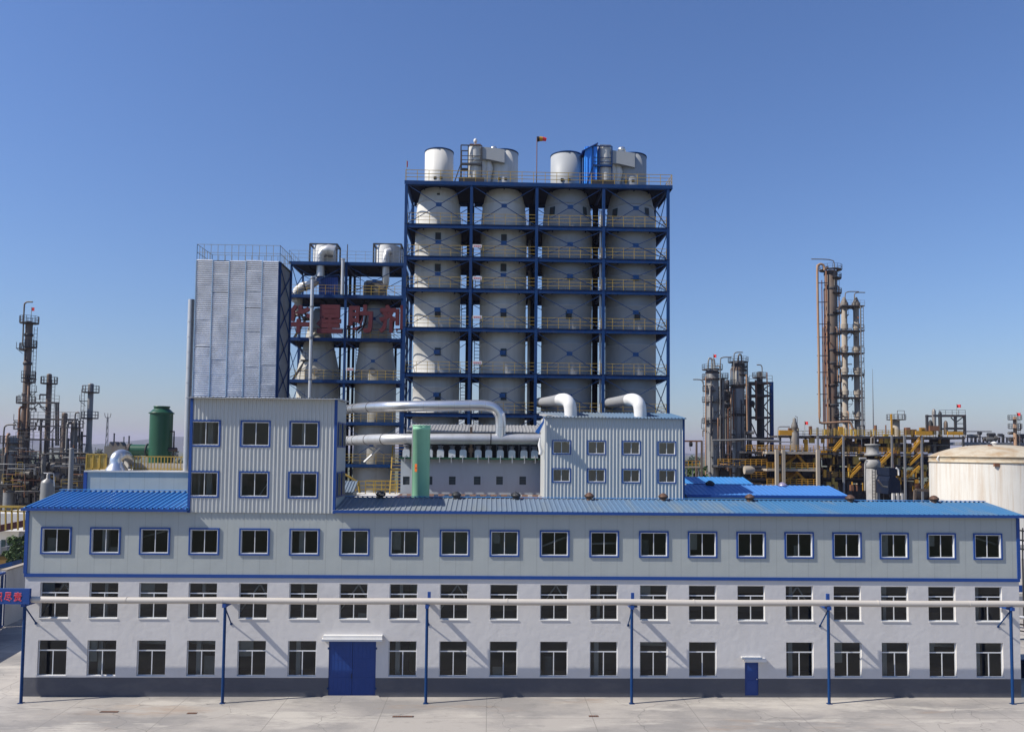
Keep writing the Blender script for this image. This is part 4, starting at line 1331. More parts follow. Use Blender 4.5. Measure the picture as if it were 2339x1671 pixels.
# equipment on the lower frame
def pipe_thing(name, label, cat, pts, r, key, bands=(), n=20, radii=None):
    t = thing(name, label, cat, pts[0])
    m = MB(); m.tube(pts, r, n, True, radii); m.build('body', M[key], t)
    for i, (p, q) in enumerate(bands):
        m = MB(); m.tube([p, q], r * 1.07, n); m.build('flange', M['frame_dark'], t)
    return t
def arc(c, r, a0, a1, n, ux, uy):
    c, ux, uy = Vector(c), Vector(ux), Vector(uy)
    return [c + ux * (r * math.cos(a0 + (a1 - a0) * i / n)) + uy * (r * math.sin(a0 + (a1 - a0) * i / n)) for i in range(n + 1)]
zt = fz[0] + .05
def dust_box(pl, pr, label, cyl_off):
    y = YR + 2.2
    xa, xb = W(pl, 590, y)[0], W(pr, 590, y)[0]
    z1 = W(pl, 562, y)[1]
    t = thing('cyclone_box', label, 'fan housing', ((xa + xb) / 2, y, zt))
    m = MB()
    for x in (xa, xb):
        for yy in (y - 1, y + 1): m.bar((x, yy, zt), (x, yy, z1), .16)
    for yy in (y - 1, y + 1): m.bar((xa, yy, z1), (xb, yy, z1), .16)
    for x in (xa, xb): m.bar((x, y - 1, z1), (x, y + 1, z1), .16)
    m.build('frame', M['frame_dark'], t)
    m = MB(); m.cyl((xa + xb) / 2, y, zt + .1, z1 - .12, (xb - xa) * .43, 28); m.build('drum', M['white_paint'], t)
    return t, xa, xb, y, z1
t, xa, xb, y, z1 = dust_box(712, 773, 'framed white drum on the left of the lower frame roof', 0)
p = [WV(764, 575, YR + .6), WV(750, 571, YR + .5), WV(738, 574, YR + .45), WV(732, 586, YR + .45), WV(732, 632, YR + .45)]
m = MB(); m.tube(p, .46, 18, True, [.7, .66, .55, .46, .44]); m.build('bent_duct', M['alu_dull'], t)
t, xa, xb, y, z1 = dust_box(856, 918, 'framed white drum on the right of the lower frame roof', 0)
p = [WV(892, 574, YR + .8), WV(884, 576, YR + .6), WV(881, 590, YR + .5), WV(881, 640, YR + .5), WV(879, 652, YR + .8), WV(872, 664, YR + 1.2)]
m = MB(); m.tube(p, .42, 18); m.build('bent_duct', M['alu_dull'], t)
z1 = fz[1] + .05
# white elbow at the left of the second deck
c = W(692, 672, YR + 1.0)
p = [WV(677, 690, YR + 1.2), WV(676, 675, YR + 1.1), WV(680, 663, YR + 1), WV(690, 655, YR + .9), WV(704, 652, YR + .9), WV(716, 646, YR + .9), WV(728, 634, YR + .6)]
pipe_thing('white_elbow', 'large white elbow duct on the left end of the second deck', 'duct', p, .5, 'white_paint', [(p[3].lerp(p[4], .4), p[3].lerp(p[4], .6))])
p = [WV(682, 678, YR + 1.1), WV(681, 700, YR + 1.3), WV(683, 722, YR + 1.4)]
pipe_thing('drop_pipe', 'pale drop pipe under the white elbow behind the first red character', 'pipe', p, .45, 'cone')
y = YR + 1.0
xa, xb = W(732, 650, y)[0], W(775, 650, y)[0]
zz = W(750, 632, y)[1]
t = thing('blue_shed', 'small blue corrugated shed behind yellow rails on the second deck', 'shed', ((xa + xb) / 2, y, z1))
m = MB(); corrugated(m, xa, xb, z1, zz - .2, y - .8, (), .22, .04); m.box(xa, xb, y - .79, y + 1.2, z1, zz - .21); m.build('wall', M['blue_door'], t)
m = MB(); m.prism([(xa - .1, zz - .35), (xb + .1, zz + .1), (xb + .45, zz - .5), (xb + .4, zz - .58), (xb + .1, zz), (xa - .1, zz - .45)], y - .95, y + 1.3); m.build('roof', M['blue_steel'], t)
xa, xb = W(833, 655, y)[0], W(879, 655, y)[0]
zz = W(850, 643, y)[1]
m = MB(); m.prism([(xa, z1), (xb + .1, z1), (xb + .1, zz), (xa + .35, zz), (xa, zz - .3)], y - .7, y + 1.1); o = m.build('grey_cabinet', M['steel_old'])
tag(o, 'grey brown fan cabinet behind yellow rails on the second deck', 'cabinet')
m = MB(); m.box(xa + .3, xa + 1.1, y - .74, y - .701, z1 + .2, zz - .3); m.build('door_plate', M['frame_dark'], o)
# thin vertical stacks in front of the frame
x, zt_ = W(714, 632, YR - .7)
t = thing('thin_stack', 'thin pale vertical pipe crossing between the first and second red characters', 'pipe', (x, YR - .7, 12))
m = MB(); m.cyl(x, YR - .7, 12, zt_, .2, 16); m.build('tube', M['alu_dull'], t)
m = MB()
for z in (zt_ - .2, zt_ - 3.4, zt_ - 7, fz[2], fz[3]): m.cyl(x, YR - .7, z - .06, z + .06, .25, 16)
m.build('collar', M['frame_grey'], t)
x, zt_ = W(783.5, 593, YR - .4)
m = MB(); m.cyl(x, YR - .4, fz[1] + .05, zt_, .2, 14); m.cyl(x, YR - .4, zt_, zt_ + .08, .26, 14)
o = m.build('vent_stub', M['alu_dull']); tag(o, 'short pale vent pipe in the middle of the lower frame roof', 'pipe')
x, zt_ = W(794, 558, YR + 2)
m = MB(); m.cyl(x, YR + 2, fz[0], zt_, .05, 8); m.cyl(x, YR + 2, fz[0] + .05, fz[0] + .2, .15, 8); o = m.build('lightning_rod', M['frame_dark']); tag(o, 'thin dark rod standing on the lower frame roof', 'rod')
x, z = W(798, 866, YR - .2)
t = thing('notice_board', 'small white notice board with red marks between the two conical vessels', 'notice', (x, YR - .2, z))
x, z = W(799, 843, YR - .2)
m = MB(); m.box(x - .42, x + .42, YR - .22, YR - .18, z - .16, z + .16); m.build('board', M['white_paint'], t)
m = MB()
for j in range(4): m.box(x - .3 + j * .18, x - .18 + j * .18, YR - .235, YR - .222, z - .08, z - .02); m.box(x - .26 + j * .18, x - .22 + j * .18, YR - .235, YR - .222, z - .02, z + .09)
m.build('red_marks', M['sign_red'], t)

# ------------------------------------------------------------------ big silver flue pipes
def smooth_path(pts, n=6):
    """Catmull-Rom through the points"""
    P = [pts[0]] + list(pts) + [pts[-1]]
    out = []
    for i in range(1, len(P) - 2):
        for k in range(n):
            t = k / n
            a, b, c, d = P[i - 1], P[i], P[i + 1], P[i + 2]
            out.append(0.5 * ((2 * b) + (c - a) * t + (2 * a - 5 * b + 4 * c - d) * t * t + (3 * b - a - 3 * c + d) * t ** 3))
    out.append(P[-2])
    return out
def flue(label, ctrl, r, key, bands):
    pts = smooth_path(ctrl, 5)
    t = thing('flue_pipe', label, 'pipe', pts[0])
    m = MB(); m.tube(pts, r, 28); m.build('body', M[key], t)
    L_ = [0]
    for a, b in zip(pts, pts[1:]): L_.append(L_[-1] + (b - a).length)
    def at(s):
        for i in range(len(pts) - 1):
            if L_[i + 1] >= s: return pts[i].lerp(pts[i + 1], (s - L_[i]) / max(1e-6, L_[i + 1] - L_[i]))
        return pts[-1]
    for f in bands:
        s = f * L_[-1]
        m = MB(); a, b = at(s), at(s + .09); m.tube([a, b], r * 1.05, 28); m.build('flange', M['frame_dark'], t)
    k = 0
    s = .8
    while s < L_[-1] - .5:
        m = MB(); m.tube([at(s), at(s + .035)], r * 1.008, 28, False); m.build('seam', M['alu_dull'], t); s += 1.35
    return t
flue('upper silver flue pipe bending down at its right end into the lower pipe',
     [WV(785, 937, 85), WV(805, 933, 82), WV(830, 930.5, 77.5), WV(862, 929, 73.5), WV(905, 928, 71.2), WV(1000, 926.5, 70.4), WV(1080, 925.3, 70.3), WV(1108, 926, 70.3),
      WV(1128, 931, 70.3), WV(1140, 944, 70.3), WV(1143.5, 962, 70.3), WV(1143.5, 985, 70.3), WV(1143, 1000, 70.3)], .475, 'alu', (.10, .19, .39))
flue('lower straight silver flue pipe resting above the filter units',
     [WV(784, 1007, 85), WV(805, 1005.5, 82), WV(830, 1004, 77), WV(862, 1003, 73), WV(905, 1002.5, 71), WV(1030, 1002, 70.3), WV(1150, 1002.5, 70.3), WV(1240, 1003, 70.3)], .48, 'alu_dull', (.10, .18, .36, .5, .63, .84))

# ------------------------------------------------------------------ filter house
YF = 70.0
hx0, hx1 = W(915, 1090, YF)[0], W(1246, 1090, YF)[0]
hz = W(1080, 1046, YF)[1]
fh = thing('filter_house', 'low grey white building with small square openings behind the pale green stack', 'building', (hx0, YF, 0))
fw = [W(a, 1097, YF) for a in (928, 980, 1033, 1090, 1141, 1194)]
hs = [(x - .29, x + .29, z - .36, z + .36) for x, z in fw]
m = MB(); cut_wall(m, hx0, hx1, 0, hz, YF, hs, .12)
m.quad((hx0, YF, 0), (hx0, YF, hz), (hx0, YF + 7, hz), (hx0, YF + 7, 0)); m.quad((hx1, YF, 0), (hx1, YF + 7, 0), (hx1, YF + 7, hz), (hx1, YF, hz)); m.quad((hx0, YF, hz), (hx1, YF, hz), (hx1, YF + 7, hz), (hx0, YF + 7, hz))
m.build('wall', M['filter_wall'], fh)
for x, z in fw:
    m = MB(); m.box(x - .32, x + .32, YF + .09, YF + .13, z - .39, z + .39); o = m.build('window', M['hatch'], fh)
    m = MB()
    for k in range(5): m.box(x - .28, x + .28, YF + .06, YF + .088, z - .30 + k * .14, z - .27 + k * .14)
    m.build('louvre', M['frame_grey'], o)
m = MB(); m.box(hx0 - .05, hx1 + .05, YF - .72, YF - .003, hz - .10, hz + .05); m.build('gutter', M['green_dark'], fh)  # edge built extra deep so that it shades the wall below
# open canopy above
cz = W(1080, 986, YF + 2)[1]
m = MB(); ribbed_roof(m, hx0 + .3, hx1 - .1, YF + 1.2, cz, YF + 5.5, cz + .75, .3, .05, .05); m.build('canopy_roof', M['alu_dull'], fh)
m = MB()
n = 12
for i in range(n + 1):
    x = hx0 + .4 + (hx1 - hx0 - .7) * i / n; m.bar((x, YF + 1.5, hz), (x, YF + 1.5, cz - .06), .1); m.bar((x, YF + 5.2, hz), (x, YF + 5.2, cz + .6), .1)
m.bar((hx0 + .3, YF + 1.4, cz - .12), (hx1 - .1, YF + 1.4, cz - .12), .12, .2)
m.build('canopy_frame', M['frame_grey'], fh)
m = MB(); m.box(hx0 + .2, hx1 - .2, YF + 4.4, YF + 4.5, hz, cz + .1); m.build('back_wall', M['dark'], fh)
fu = [W(760 + a * .22, 1030, YF + .5) for a in (765, 883, 1003, 1120, 1240, 1355, 1510, 1620, 1740, 1860, 1985, 2095)]
names = ['white box filter unit at the left end of the filter house roof', 'white box filter unit just left of the pale green stack', 'white box filter unit half hidden by the pale green stack',
         'white box filter unit first clear of the green stack to its right', 'white box filter unit second to the right of the green stack', 'white box filter unit left of the gap with the orange brown valve',
         'white box filter unit right of the gap with the orange brown valve', 'white box filter unit just left of the bend pipe foot', 'white box filter unit under the right side of the bend pipe foot',
         'white box filter unit third from the right end of the row', 'white box filter unit second from the right end of the row', 'white box filter unit at the right end of the row']
for (x, z), l in zip(fu, names):
    y = YF + .5
    t = thing('filter_unit', l, 'filter unit', (x, y, hz), 'white filter units in a row on the filter house')
    m = MB(); m.prism([(x - .30, hz + .06), (x + .30, hz + .06), (x + .30, hz + .62), (x + .2, hz + .74), (x - .2, hz + .74), (x - .30, hz + .62)], y - .3, y + .3); m.build('box', M['white_frame'], t)
    m = MB(); m.cyl(x, y, hz + .742, hz + 1.0, .2, 14); m.lathe([(.2, hz + 1.0), (.27, hz + 1.0), (.27, hz + 1.08), (.01, hz + 1.1)], x, y, 14); m.build('outlet', M['frame_grey'], t)
    m = MB(); m.bar((x, y - 1.26, hz - .4), (x, y - 1.26, hz + .15), .06); m.bar((x, y - 1.26, hz + .15), (x, y - .3, hz + .2), .06); m.build('drain_pipe', M['alu_dull'], t)
x, z = W(1076, 1005, YF + 1)
m = MB(); m.cyl(x, YF + 1, hz, z + 1.2, .12, 10); m.cyl(x, YF + 1, hz + .5, hz + .9, .22, 10); o = m.build('relief_valve', M['pipe_tan']); tag(o, 'orange brown valve pipe in the gap between the filter units', 'valve')
# rusty ledge roof in front of it
m = MB()
zl = W(1080, 1134, 66)[1]
xa, xb = W(905, 1135, 66)[0], W(1243, 1135, 66)[0]
m.box(xa, xb, 64, YF - .02, zl - .35, zl); o = m.build('ledge_roof', M['rust_ledge']); tag(o, 'long rusty brown ledge at the foot of the filter house', 'ledge')
for k in range(14):
    m = MB(); m.box(xa + .6 + k * .85, xa + .95 + k * .85, 65, 65.3, zl + .002, zl + .22); m.build('kerb_block', M['render_wall'], o)
m = MB(); xa2 = W(812, 1135, 66)[0]; m.box(xa2, xa - .05, 64, 70, zl - .5, zl - .1); o = m.build('low_slab', M['blue_steel']); tag(o, 'low blue edged slab in front of the yellow railing', 'slab')
m = MB(); m.box(xa2 + .1, xa - .1, 64.3, 69.8, zl - .098, zl - .03); m.build('slab_top', M['render_wall'], o)

# yellow railing, stair and small roof between the block and the filter house
yy = 73.0
zg = W(850, 1128, yy)[1]
t = thing('yellow_fence', 'yellow handrails on the low platform between the corrugated block and the filter house', 'railing', WV(850, 1128, yy))
m = MB(); xa, xb = W(812, 1110, yy)[0], W(903, 1110, yy)[0]
m.rail((xa, yy, zg), (xb, yy, zg), 1.15, .95, .04, (.4, .78, 1.15)); m.build('rails', M['yellow'], t); m = MB(); m.rail((xa + .6, yy + 2, zg), (xb, yy + 2, zg), 1.15, .8, .04, (.4, .78, 1.15)); m.build('rails', M['yellow'], t)
m = MB(); m.box(xa - .2, xb + .2, yy - .1, yy + 3, zg - .2, zg); m.build('platform', M['render_wall'], t)
t = thing('yellow_stair', 'steep yellow stair beside the left end of the filter house', 'stair', WV(905, 1128, 72))
xs = W(905, 1080, 72)[0]
z0_ = zg
for za, zb_, xo in ((1128, 1075, 0), (1070, 1018, .1)):
    a, b = W(899, za, 72)[1], W(899, zb_, 72)[1]
    m = MB()
    for sx_ in (-.55, .55):
        m.bar((xs + xo + sx_, 72, a), (xs + xo + sx_, 72.9, b), .10, .16)
    n = 7
    for i in range(n + 1):
        f = i / n; m.box(xs + xo - .5, xs + xo + .5, 72 + .9 * f - .14, 72 + .9 * f + .14, a + (b - a) * f - .025, a + (b - a) * f + .025)
    m.build('flight', M['yellow'], t)
m = MB(); z = W(899, 1072, 72)[1]; m.box(xs - .7, xs + .9, 72.9, 74.2, z - .1, z); m.build('landing', M['frame_dark'], t)
ys = 68.0
xa, xb = W(777, 1110, ys)[0], W(809, 1110, ys)[0]
za, zb_ = W(790, 1123, ys)[1], W(790, 1098, ys + 2)[1]
t = thing('small_shed', 'small shed with a pale blue ribbed roof beside the corrugated block', 'shed', (xa, ys, 0))
m = MB(); ribbed_roof(m, xa - 2.5, xb, ys - .1, za, ys + 2, zb_, .24, .06); m.build('roof', M['blue_roof_pale'], t)
m = MB(); m.box(xa - 2.4, xb - .1, ys + .1, ys + 2, 0, za - .06); m.build('wall', M['panel'], t)
p = [WV(832, 1055, 77), WV(867, 1022, 77)]
m = MB(); m.tube(p, .10, 8); o = m.build('slanted_pipe', M['alu_dull']); tag(o, 'thin silver pipe slanting below the lower flue pipe', 'pipe')
p = [WV(788, 1083, 72), WV(818, 1100, 72), WV(822, 1125, 72)]
m = MB(); m.tube(p, .1, 10); m.tube([p[1] + Vector((.02, 0, -.05)), p[1] + Vector((.02, 0, -.25))], .15, 10); o = m.build('yellow_pipe', M['yellow']); tag(o, 'bent yellow pipe above the small pale blue shed roof', 'pipe')

# pale green stack
x, zt = W(963.5, 972, 60.0)
gs = thing('green_stack', 'pale green plastic stack with an orange placard behind the long roof', 'stack', (x, 60.0, 0))
m = MB(); r = 19.5 * S(60.0); m.lathe([(r, 0), (r, zt - .35), (r + .02, zt - .34), (r + .02, zt), (r - .05, zt), (r - .05, zt - 1)], x, 60.0, 40); m.build('tube', M['green_frp'], gs)
m = MB(); m.lathe([(r + .005, zt - .06), (r + .05, zt - .06), (r + .05, zt + .03), (r - .05, zt + .03)], x, 60.0, 40); m.build('rim', M['green_frp'], gs)
px, pz = W(953, 1068, 60.0 - r)
m = MB(); 
for k in range(6):
    a0 = math.asin((px - .19 - x) / r) + k * .055; a1 = a0 + .056
    q = lambda a, z: (x + (r + .012) * math.sin(a), 60.0 - (r + .012) * math.cos(a), z)
    m.quad(q(a0, pz - .29), q(a1, pz - .29), q(a1, pz + .29), q(a0, pz + .29))
o = m.build('placard', M['orange'], gs)
m = MB()
for k in range(2, 5):
    a0 = math.asin((px - .19 - x) / r) + k * .055; a1 = a0 + .056
    q = lambda a, z: (x + (r + .02) * math.sin(a), 60.0 - (r + .02) * math.cos(a), z)
    m.quad(q(a0, pz - .1 + .03 * k), q(a1, pz - .06), q(a1, pz + .04), q(a0, pz + .01))
m.build('dark_mark', M['black'], o)
x_, z_ = W(943, 972, 60.0)
m = MB(); m.cyl(x_, 60.0, 0, z_ + .05, .05, 8); m.cyl(x_, 60.0, z_ - .15, z_ + .1, .07, 8); o = m.build('side_pipe', M['alu_dull'], gs)

# ------------------------------------------------------------------ right corrugated block with eight windows
YK = 62.0
kx0, kx1 = W(1244, 1050, YK)[0], W(1562, 1050, YK)[0]
kz = W(1400, 954, YK)[1]
rb = thing('eight_window_block', 'grey corrugated block with eight small windows on the right of the filter house', 'building', (kx0, YK, 0))
KDp = 5.0
kw = [(1283, 1021.5), (1363, 1022), (1442, 1022.5), (1523, 1023), (1282, 1085.5), (1362, 1086), (1442, 1086.5), (1523, 1086.5)]
kw = [W(a, b, YK) for a, b in kw]
ku, kl = sum(z for _, z in kw[:4]) / 4, sum(z for _, z in kw[4:]) / 4
kxs = [(kw[i][0] + kw[i + 4][0]) / 2 for i in range(4)]
hs = [(x - .63, x + .63, z - .46, z + .46) for x in kxs for z in (ku, kl)]
m = MB(); corrugated(m, kx0, kx1, 0, kz, YK, hs, .27, .05); m.build('front_wall', M['corr'], rb)
m = MB()
m.quad((kx0, YK, 0), (kx0, YK, kz), (kx0, YK + KDp, kz), (kx0, YK + KDp, 0)); m.quad((kx1, YK, 0), (kx1, YK + KDp, 0), (kx1, YK + KDp, kz), (kx1, YK, kz)); m.quad((kx0, YK + KDp, 0), (kx0, YK + KDp, kz), (kx1, YK + KDp, kz), (kx1, YK + KDp, 0))
m.build('side_wall', M['corr'], rb)
for x in kxs:
    for z in (ku, kl): window_at(rb, (x, YK, z), 'small')
m = MB(); m.box(kx1 - .1, kx1 + .06, YK - .09, YK + .1, 0, kz - .03); m.build('corner_trim', M['blue_steel'], rb)
kzr = W(1530, 944.5, YK + KDp)[1]
m = MB(); ribbed_roof(m, kx0 - .12, kx1 + .15, YK - .24, kz, YK + KDp + .1, kzr, .27, .05, .05); m.build('roof', M['blue_roof_pale'], rb)
m = MB(); m.box(kx0 + .1, kx1 - .1, YK + 2.0, YK + 2.1, 10, kz - .1); m.build('interior_wall', M['white_paint'], rb)
m = MB(); zmid = (ku + kl) / 2; m.box(kx0 + .1, kx1 - .1, YK + .2, YK + 3.5, zmid - .15, zmid); m.box(kx0 + .1, kx1 - .1, YK + .2, YK + 3.5, kl - 1.5, kl - 1.4)
for x in kxs: m.box(x - .5, x + .1, YK + 1, YK + 1.6, zmid, ku - .3)
m.build('interior_floor', M['floor_in'], rb)
for l, A in (('left white elbow flue entering the roof of the eight window block', [(1230, 919.5, 88), (1256, 916, 76), (1280, 912.3, 66.5), (1292, 913, 63.9), (1300, 921, 63.3), (1303, 936, 63.2), (1304, 957, 63.2)]),
             ('right white elbow flue entering the roof of the eight window block', [(1381, 921, 88), (1408, 917, 76), (1437, 912.5, 66.5), (1450, 913.5, 63.9), (1459, 922, 63.3), (1462, 937, 63.2), (1463, 959, 63.2)])):
    P_ = smooth_path([WV(*a) for a in A], 5)
    t = thing('elbow_flue', l, 'flue', P_[0], 'elbow flues on the eight window block')
    m = MB(); m.tube(P_[:11], .47, 24); m.build('straight', M['alu_dull'], t)
    m = MB(); m.tube(P_[10:], .50, 24); m.build('elbow', M['white_paint'], t)
    m = MB(); m.tube([P_[1], P_[1].lerp(P_[2], .25)], .54, 24); m.build('flange', M['frame_dark'], t)
p = [WV(a, b, c) for a, b, c in ((1243, 951, 61.5), (1240, 961, 60.9), (1222, 986, 61.5), (1231, 991, 61.8), (1243, 965, 61.9))]
m = MB(); m.add([p[0], p[1], p[2], p[3], p[4]] + [q + Vector((0, .05, 0)) for q in p], [(0, 1, 2, 3, 4), (9, 8, 7, 6, 5), (0, 5, 6, 1), (1, 6, 7, 2), (2, 7, 8, 3), (3, 8, 9, 4), (4, 9, 5, 0)])
o = m.build('loose_sheet', M['bluetarp']); tag(o, 'bright blue sheet hanging from the upper left corner of the eight window block', 'sheet')
p = [WV(a, b, 62.5) for a, b in ((1234, 1000), (1232, 1015), (1236, 1030), (1234, 1038))]
m = MB(); m.tube(p, .12, 8, True, [.06, .12, .18, .14]); o = m.build('white_rag', M['white_paint']); tag(o, 'crumpled white insulation hanging below the bright blue sheet', 'insulation')
x, z = W(1245, 948, YK + .5)
m = MB(); m.bar((x - .4, YK + .8, z + .05), (x + .9, YK + .3, z - .15), .25, .1); m.bar((x - .2, YK + .4, z + .1), (x + 1.1, YK + .2, z - .12), .1, .08)
o = m.build('plank', M['render_wall']); tag(o, 'pale planks lying on the left corner of the eight window block roof', 'planks')

# ------------------------------------------------------------------ blue roofed sheds at the back right
def shed(label, x0p, x1p, ye, yr, eave, ridge, key, depth):
    xa, xb = W(x0p, eave, ye)[0], W(x1p, eave, ye)[0]
    ze, zr = W((x0p + x1p) / 2, eave, ye)[1], W((x0p + x1p) / 2, ridge, yr)[1]
    t = thing('blue_roof_shed', label, 'shed', (xa, ye, 0))
    m = MB(); ribbed_roof(m, xa, xb, ye, ze, yr, zr, .4, .03); m.quad((xa, yr, zr), (xb, yr, zr), (xb, yr + (yr - ye), ze), (xa, yr + (yr - ye), ze)); m.build('roof', M[key], t)
    m = MB(); m.box(xa, xb, ye - .04, ye - .002, ze - .18, ze + .02); m.build('fascia', M['blue_trim'], t)
    m = MB(); m.box(xa + .2, xb - .3, ye + .2, yr + (yr - ye) - .2, 0, ze - .06); m.add([(xb - .3, ye + .2, ze - .06), (xb - .3, 2 * yr - ye - .2, ze - .06), (xb - .3, yr, zr - .08)], [(0, 1, 2)]); m.build('wall', M['panel'], t)
    return ze, zr
shed('low shed with a deep blue roof half in the shade of the eight window block', 1568, 1940, 62.5, 66.2, 1131, 1108, 'blue_roof_deep', 8)
shed('farther low shed with a light blue roof at the foot of the grey columns', 1568, 1722, 72, 75, 1105, 1089, 'blue_roof', 8)
x, z = W(1622, 1106, 66)
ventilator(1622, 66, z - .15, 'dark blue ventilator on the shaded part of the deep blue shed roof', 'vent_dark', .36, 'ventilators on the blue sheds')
x, z = W(1787, 1110, 66)
ventilator(1787, 66, z - .15, 'pinkish striped ventilator on the sunlit part of the deep blue shed roof', 'vent_pink', .36, 'ventilators on the blue sheds')

# ------------------------------------------------------------------ left annex with green tank
YA = 60.0
ax0, ax1 = W(195, 1100, YA)[0], BX0 - .2
az = W(300, 1078, YA)[1]
an = thing('annex', 'flat roofed pale annex behind the left blue roof', 'building', (ax0, YA, 0))
m = MB(); m.box(ax0, ax1, YA, YA + 7, 0, az); m.build('wall', M['panel'], an)
m = MB(); m.box(ax0 - .08, ax1, YA - .1, YA + 7.1, az + .002, az + .1); m.build('roof_slab', M['render_wall'], an)
m = MB(); m.box(ax0 - .12, ax0 + .12, YA - .06, YA + .1, 0, az - .002); m.build('corner_trim', M['blue_trim'], an)
za = az + .1
t = thing('yellow_screen', 'dense yellow railing panels on the left end of the annex roof', 'railing', (ax0 + .2, YA + 1, za))
xa, xb = W(197, 1060, YA + 1)[0], W(243, 1060, YA + 1)[0]
h = W(220, 1037, YA + 1)[1] - za
m = MB()
for k in range(4):
    x = xa + (xb - xa) * k / 3; m.bar((x, YA + 1, za), (x, YA + 1, za + h), .08)
m.bar((xa, YA + 1, za + h), (xb, YA + 1, za + h), .08); m.bar((xa, YA + 1, za + .1), (xb, YA + 1, za + .1), .08)
m.build('posts', M['yellow'], t)
m = MB()
k = 0
x = xa + .05
while x < xb: m.box(x, x + .075, YA + 1.02, YA + 1.04, za + .12, za + h - .05); x += .1
m.build('bars', M['yellow'], t)
t = thing('yellow_roof_rail', 'yellow upright bar railing at the foot of the dark green tank', 'railing', (ax1, YA + 2, za))
m = MB(); xa = W(300, 1060, YA + 2)[0]; xb = ax1
m.bar((xa, YA + 2, za + 1.05), (xb, YA + 2, za + 1.05), .07); m.bar((xa, YA + 2, za + .12), (xb, YA + 2, za + .12), .07); x = xa
while x < xb: m.bar((x, YA + 2, za), (x, YA + 2, za + 1.05), .055); x += .25
m.build('rails', M['yellow'], t)
m = MB(); m.box(xa, xb, YA + 2.3, YA + 2.4, za, za + .55); m.build('parapet', M['render_wall'], t)
# silver elbow
p = [WV(266, 1080, YA + .8), WV(265, 1058, YA + .8), WV(268, 1046, YA + .9), WV(278, 1040, YA + 1.3), WV(289, 1046, YA + 1.9), WV(294, 1058, YA + 2.4)]
p = smooth_path(p, 5)
t = thing('silver_elbow', 'shiny silver elbow duct with a flared foot on the annex roof', 'duct', p[0])
m = MB(); m.tube(p, .48, 26); m.build('elbow', M['alu'], t)
m = MB(); x, y = p[0].x, p[0].y; m.lathe([(.8, za), (.76, za + .12), (.5, za + .5), (.485, za + .7)], x, y, 26); m.build('flared_foot', M['alu'], t)
m = MB()
for i in (3, 8, 12, 16): m.tube([p[i], p[i].lerp(p[i + 1], .12)], .495, 26, False)
m.build('seams', M['alu_dull'], t)
# green tank
YG = 66.0
x, z0_ = W(365, 1075, YG)
r = 24.5 * S(YG)
gz = lambda py: W(365, py, YG)[1]
t = thing('green_tank', 'dark green upright tank with a collar and open neck on the annex roof', 'tank', (x, YG, za))
m = MB(); m.cyl(x, YG, za, gz(944), r, 36); m.build('shell', M['green_dark'], t)
m = MB(); m.lathe([(r, gz(945)), (r + .1, gz(944)), (r + .1, gz(942.5)), (r * .98, gz(941)), (r * .72, gz(934))], x, YG, 36); m.build('shoulder', M['green_dark'], t)
m = MB(); m.lathe([(r * .66, gz(936)), (r * .66, gz(931)), (r * .72, gz(929)), (r * .72, gz(927.5)), (r * .6, gz(927.5)), (r * .6, gz(933))], x, YG, 36); m.build('neck', M['green_dark'], t)
m = MB(); xa, zz = W(300, 1027, YG); m.tube([(xa, YG, zz), (x, YG, zz)], 12.5 * S(YG), 22); m.build('inlet_duct', M['green_dark'], t)
m = MB(); m.tube([(xa - .25, YG, zz), (xa - .02, YG, zz)], 14 * S(YG), 22); xf = x - r - .12; m.tube([(xf - .08, YG, zz), (xf, YG, zz)], 14.5 * S(YG), 22); m.build('flange', M['frame_dark'], t)
m = MB(); xr = x + r; m.tube([(xr - .1, YG - .2, gz(985)), (xr + .25, YG - .2, gz(985)), (xr + .25, YG - .2, gz(1028)), (xr + .1, YG - .2, gz(1070))], .07, 8); m.tube([(xr - .1, YG - .3, gz(1026)), (xr + .55, YG - .3, gz(1026))], .17, 12); m.build('side_pipe', M['frame_dark'], t)
m = MB(); xa2 = W(258, 1027, YG + 1)[0]
m.box(xa2, xa - .26, YG - .5, YG + .6, za, zz + .3)
for k in range(3): m.prism([(xa2 + .3 + k * .42, zz + .3), (xa2 + .6 + k * .42, zz + .3), (xa2 + .35 + k * .42, zz + .65)], YG - .4, YG + .4)
o = m.build('fan_casing', M['steel_old']); tag(o, 'grey fan casing at the end of the green duct on the annex roof', 'fan')
m = MB(); m.cyl(xa2 + .6, YG - .6, za + .3, za + .31, .3, 12); m.box(xa2 + .1, xa2 + 1.2, YG - .56, YG - .502, za + .2, za + .9); m.build('cover_plate', M['frame_dark'], o)

# ------------------------------------------------------------------ white storage tank at the right
YW = 97.0
x = W(2273, 1100, YW)[0]
r = 135.5 * S(YW)
zz = lambda py: W(2273, py, YW)[1]
t = thing('storage_tank', 'big white storage tank streaked with rust behind the right end of the blue roof', 'tank', (x, YW, 0))
zr = W(2273, 1058, YW - r)[1]
zu_ = W(2273, 1043.5, YW - r)[1]
m = MB(); m.lathe([(r, 0), (r, zr)], x, YW, 72); m.build('shell', M['tank'], t)
m = MB(); m.lathe([(r, zr + .02), (r + .10, zr), (r + .10, zr + .15), (r + .02, zr + .17), (r + .02, zu_ - .05), (r + .1, zu_ - .04), (r + .1, zu_ + .06), (r - .1, zu_ + .1)], x, YW, 72); m.build('wind_girder', M['tank_roof'], t)
zt = zz(1017)
m = MB(); prof = [(r, zu_ + .08)]
for i in range(1, 13):
    f = i / 12; prof.append((r * (1 - f) + .02, zu_ + .08 + (zt - zu_) * (1 - (1 - f) ** 2.5)))
m.lathe(prof, x, YW, 72); m.build('dome_roof', M['tank_roof'], t)
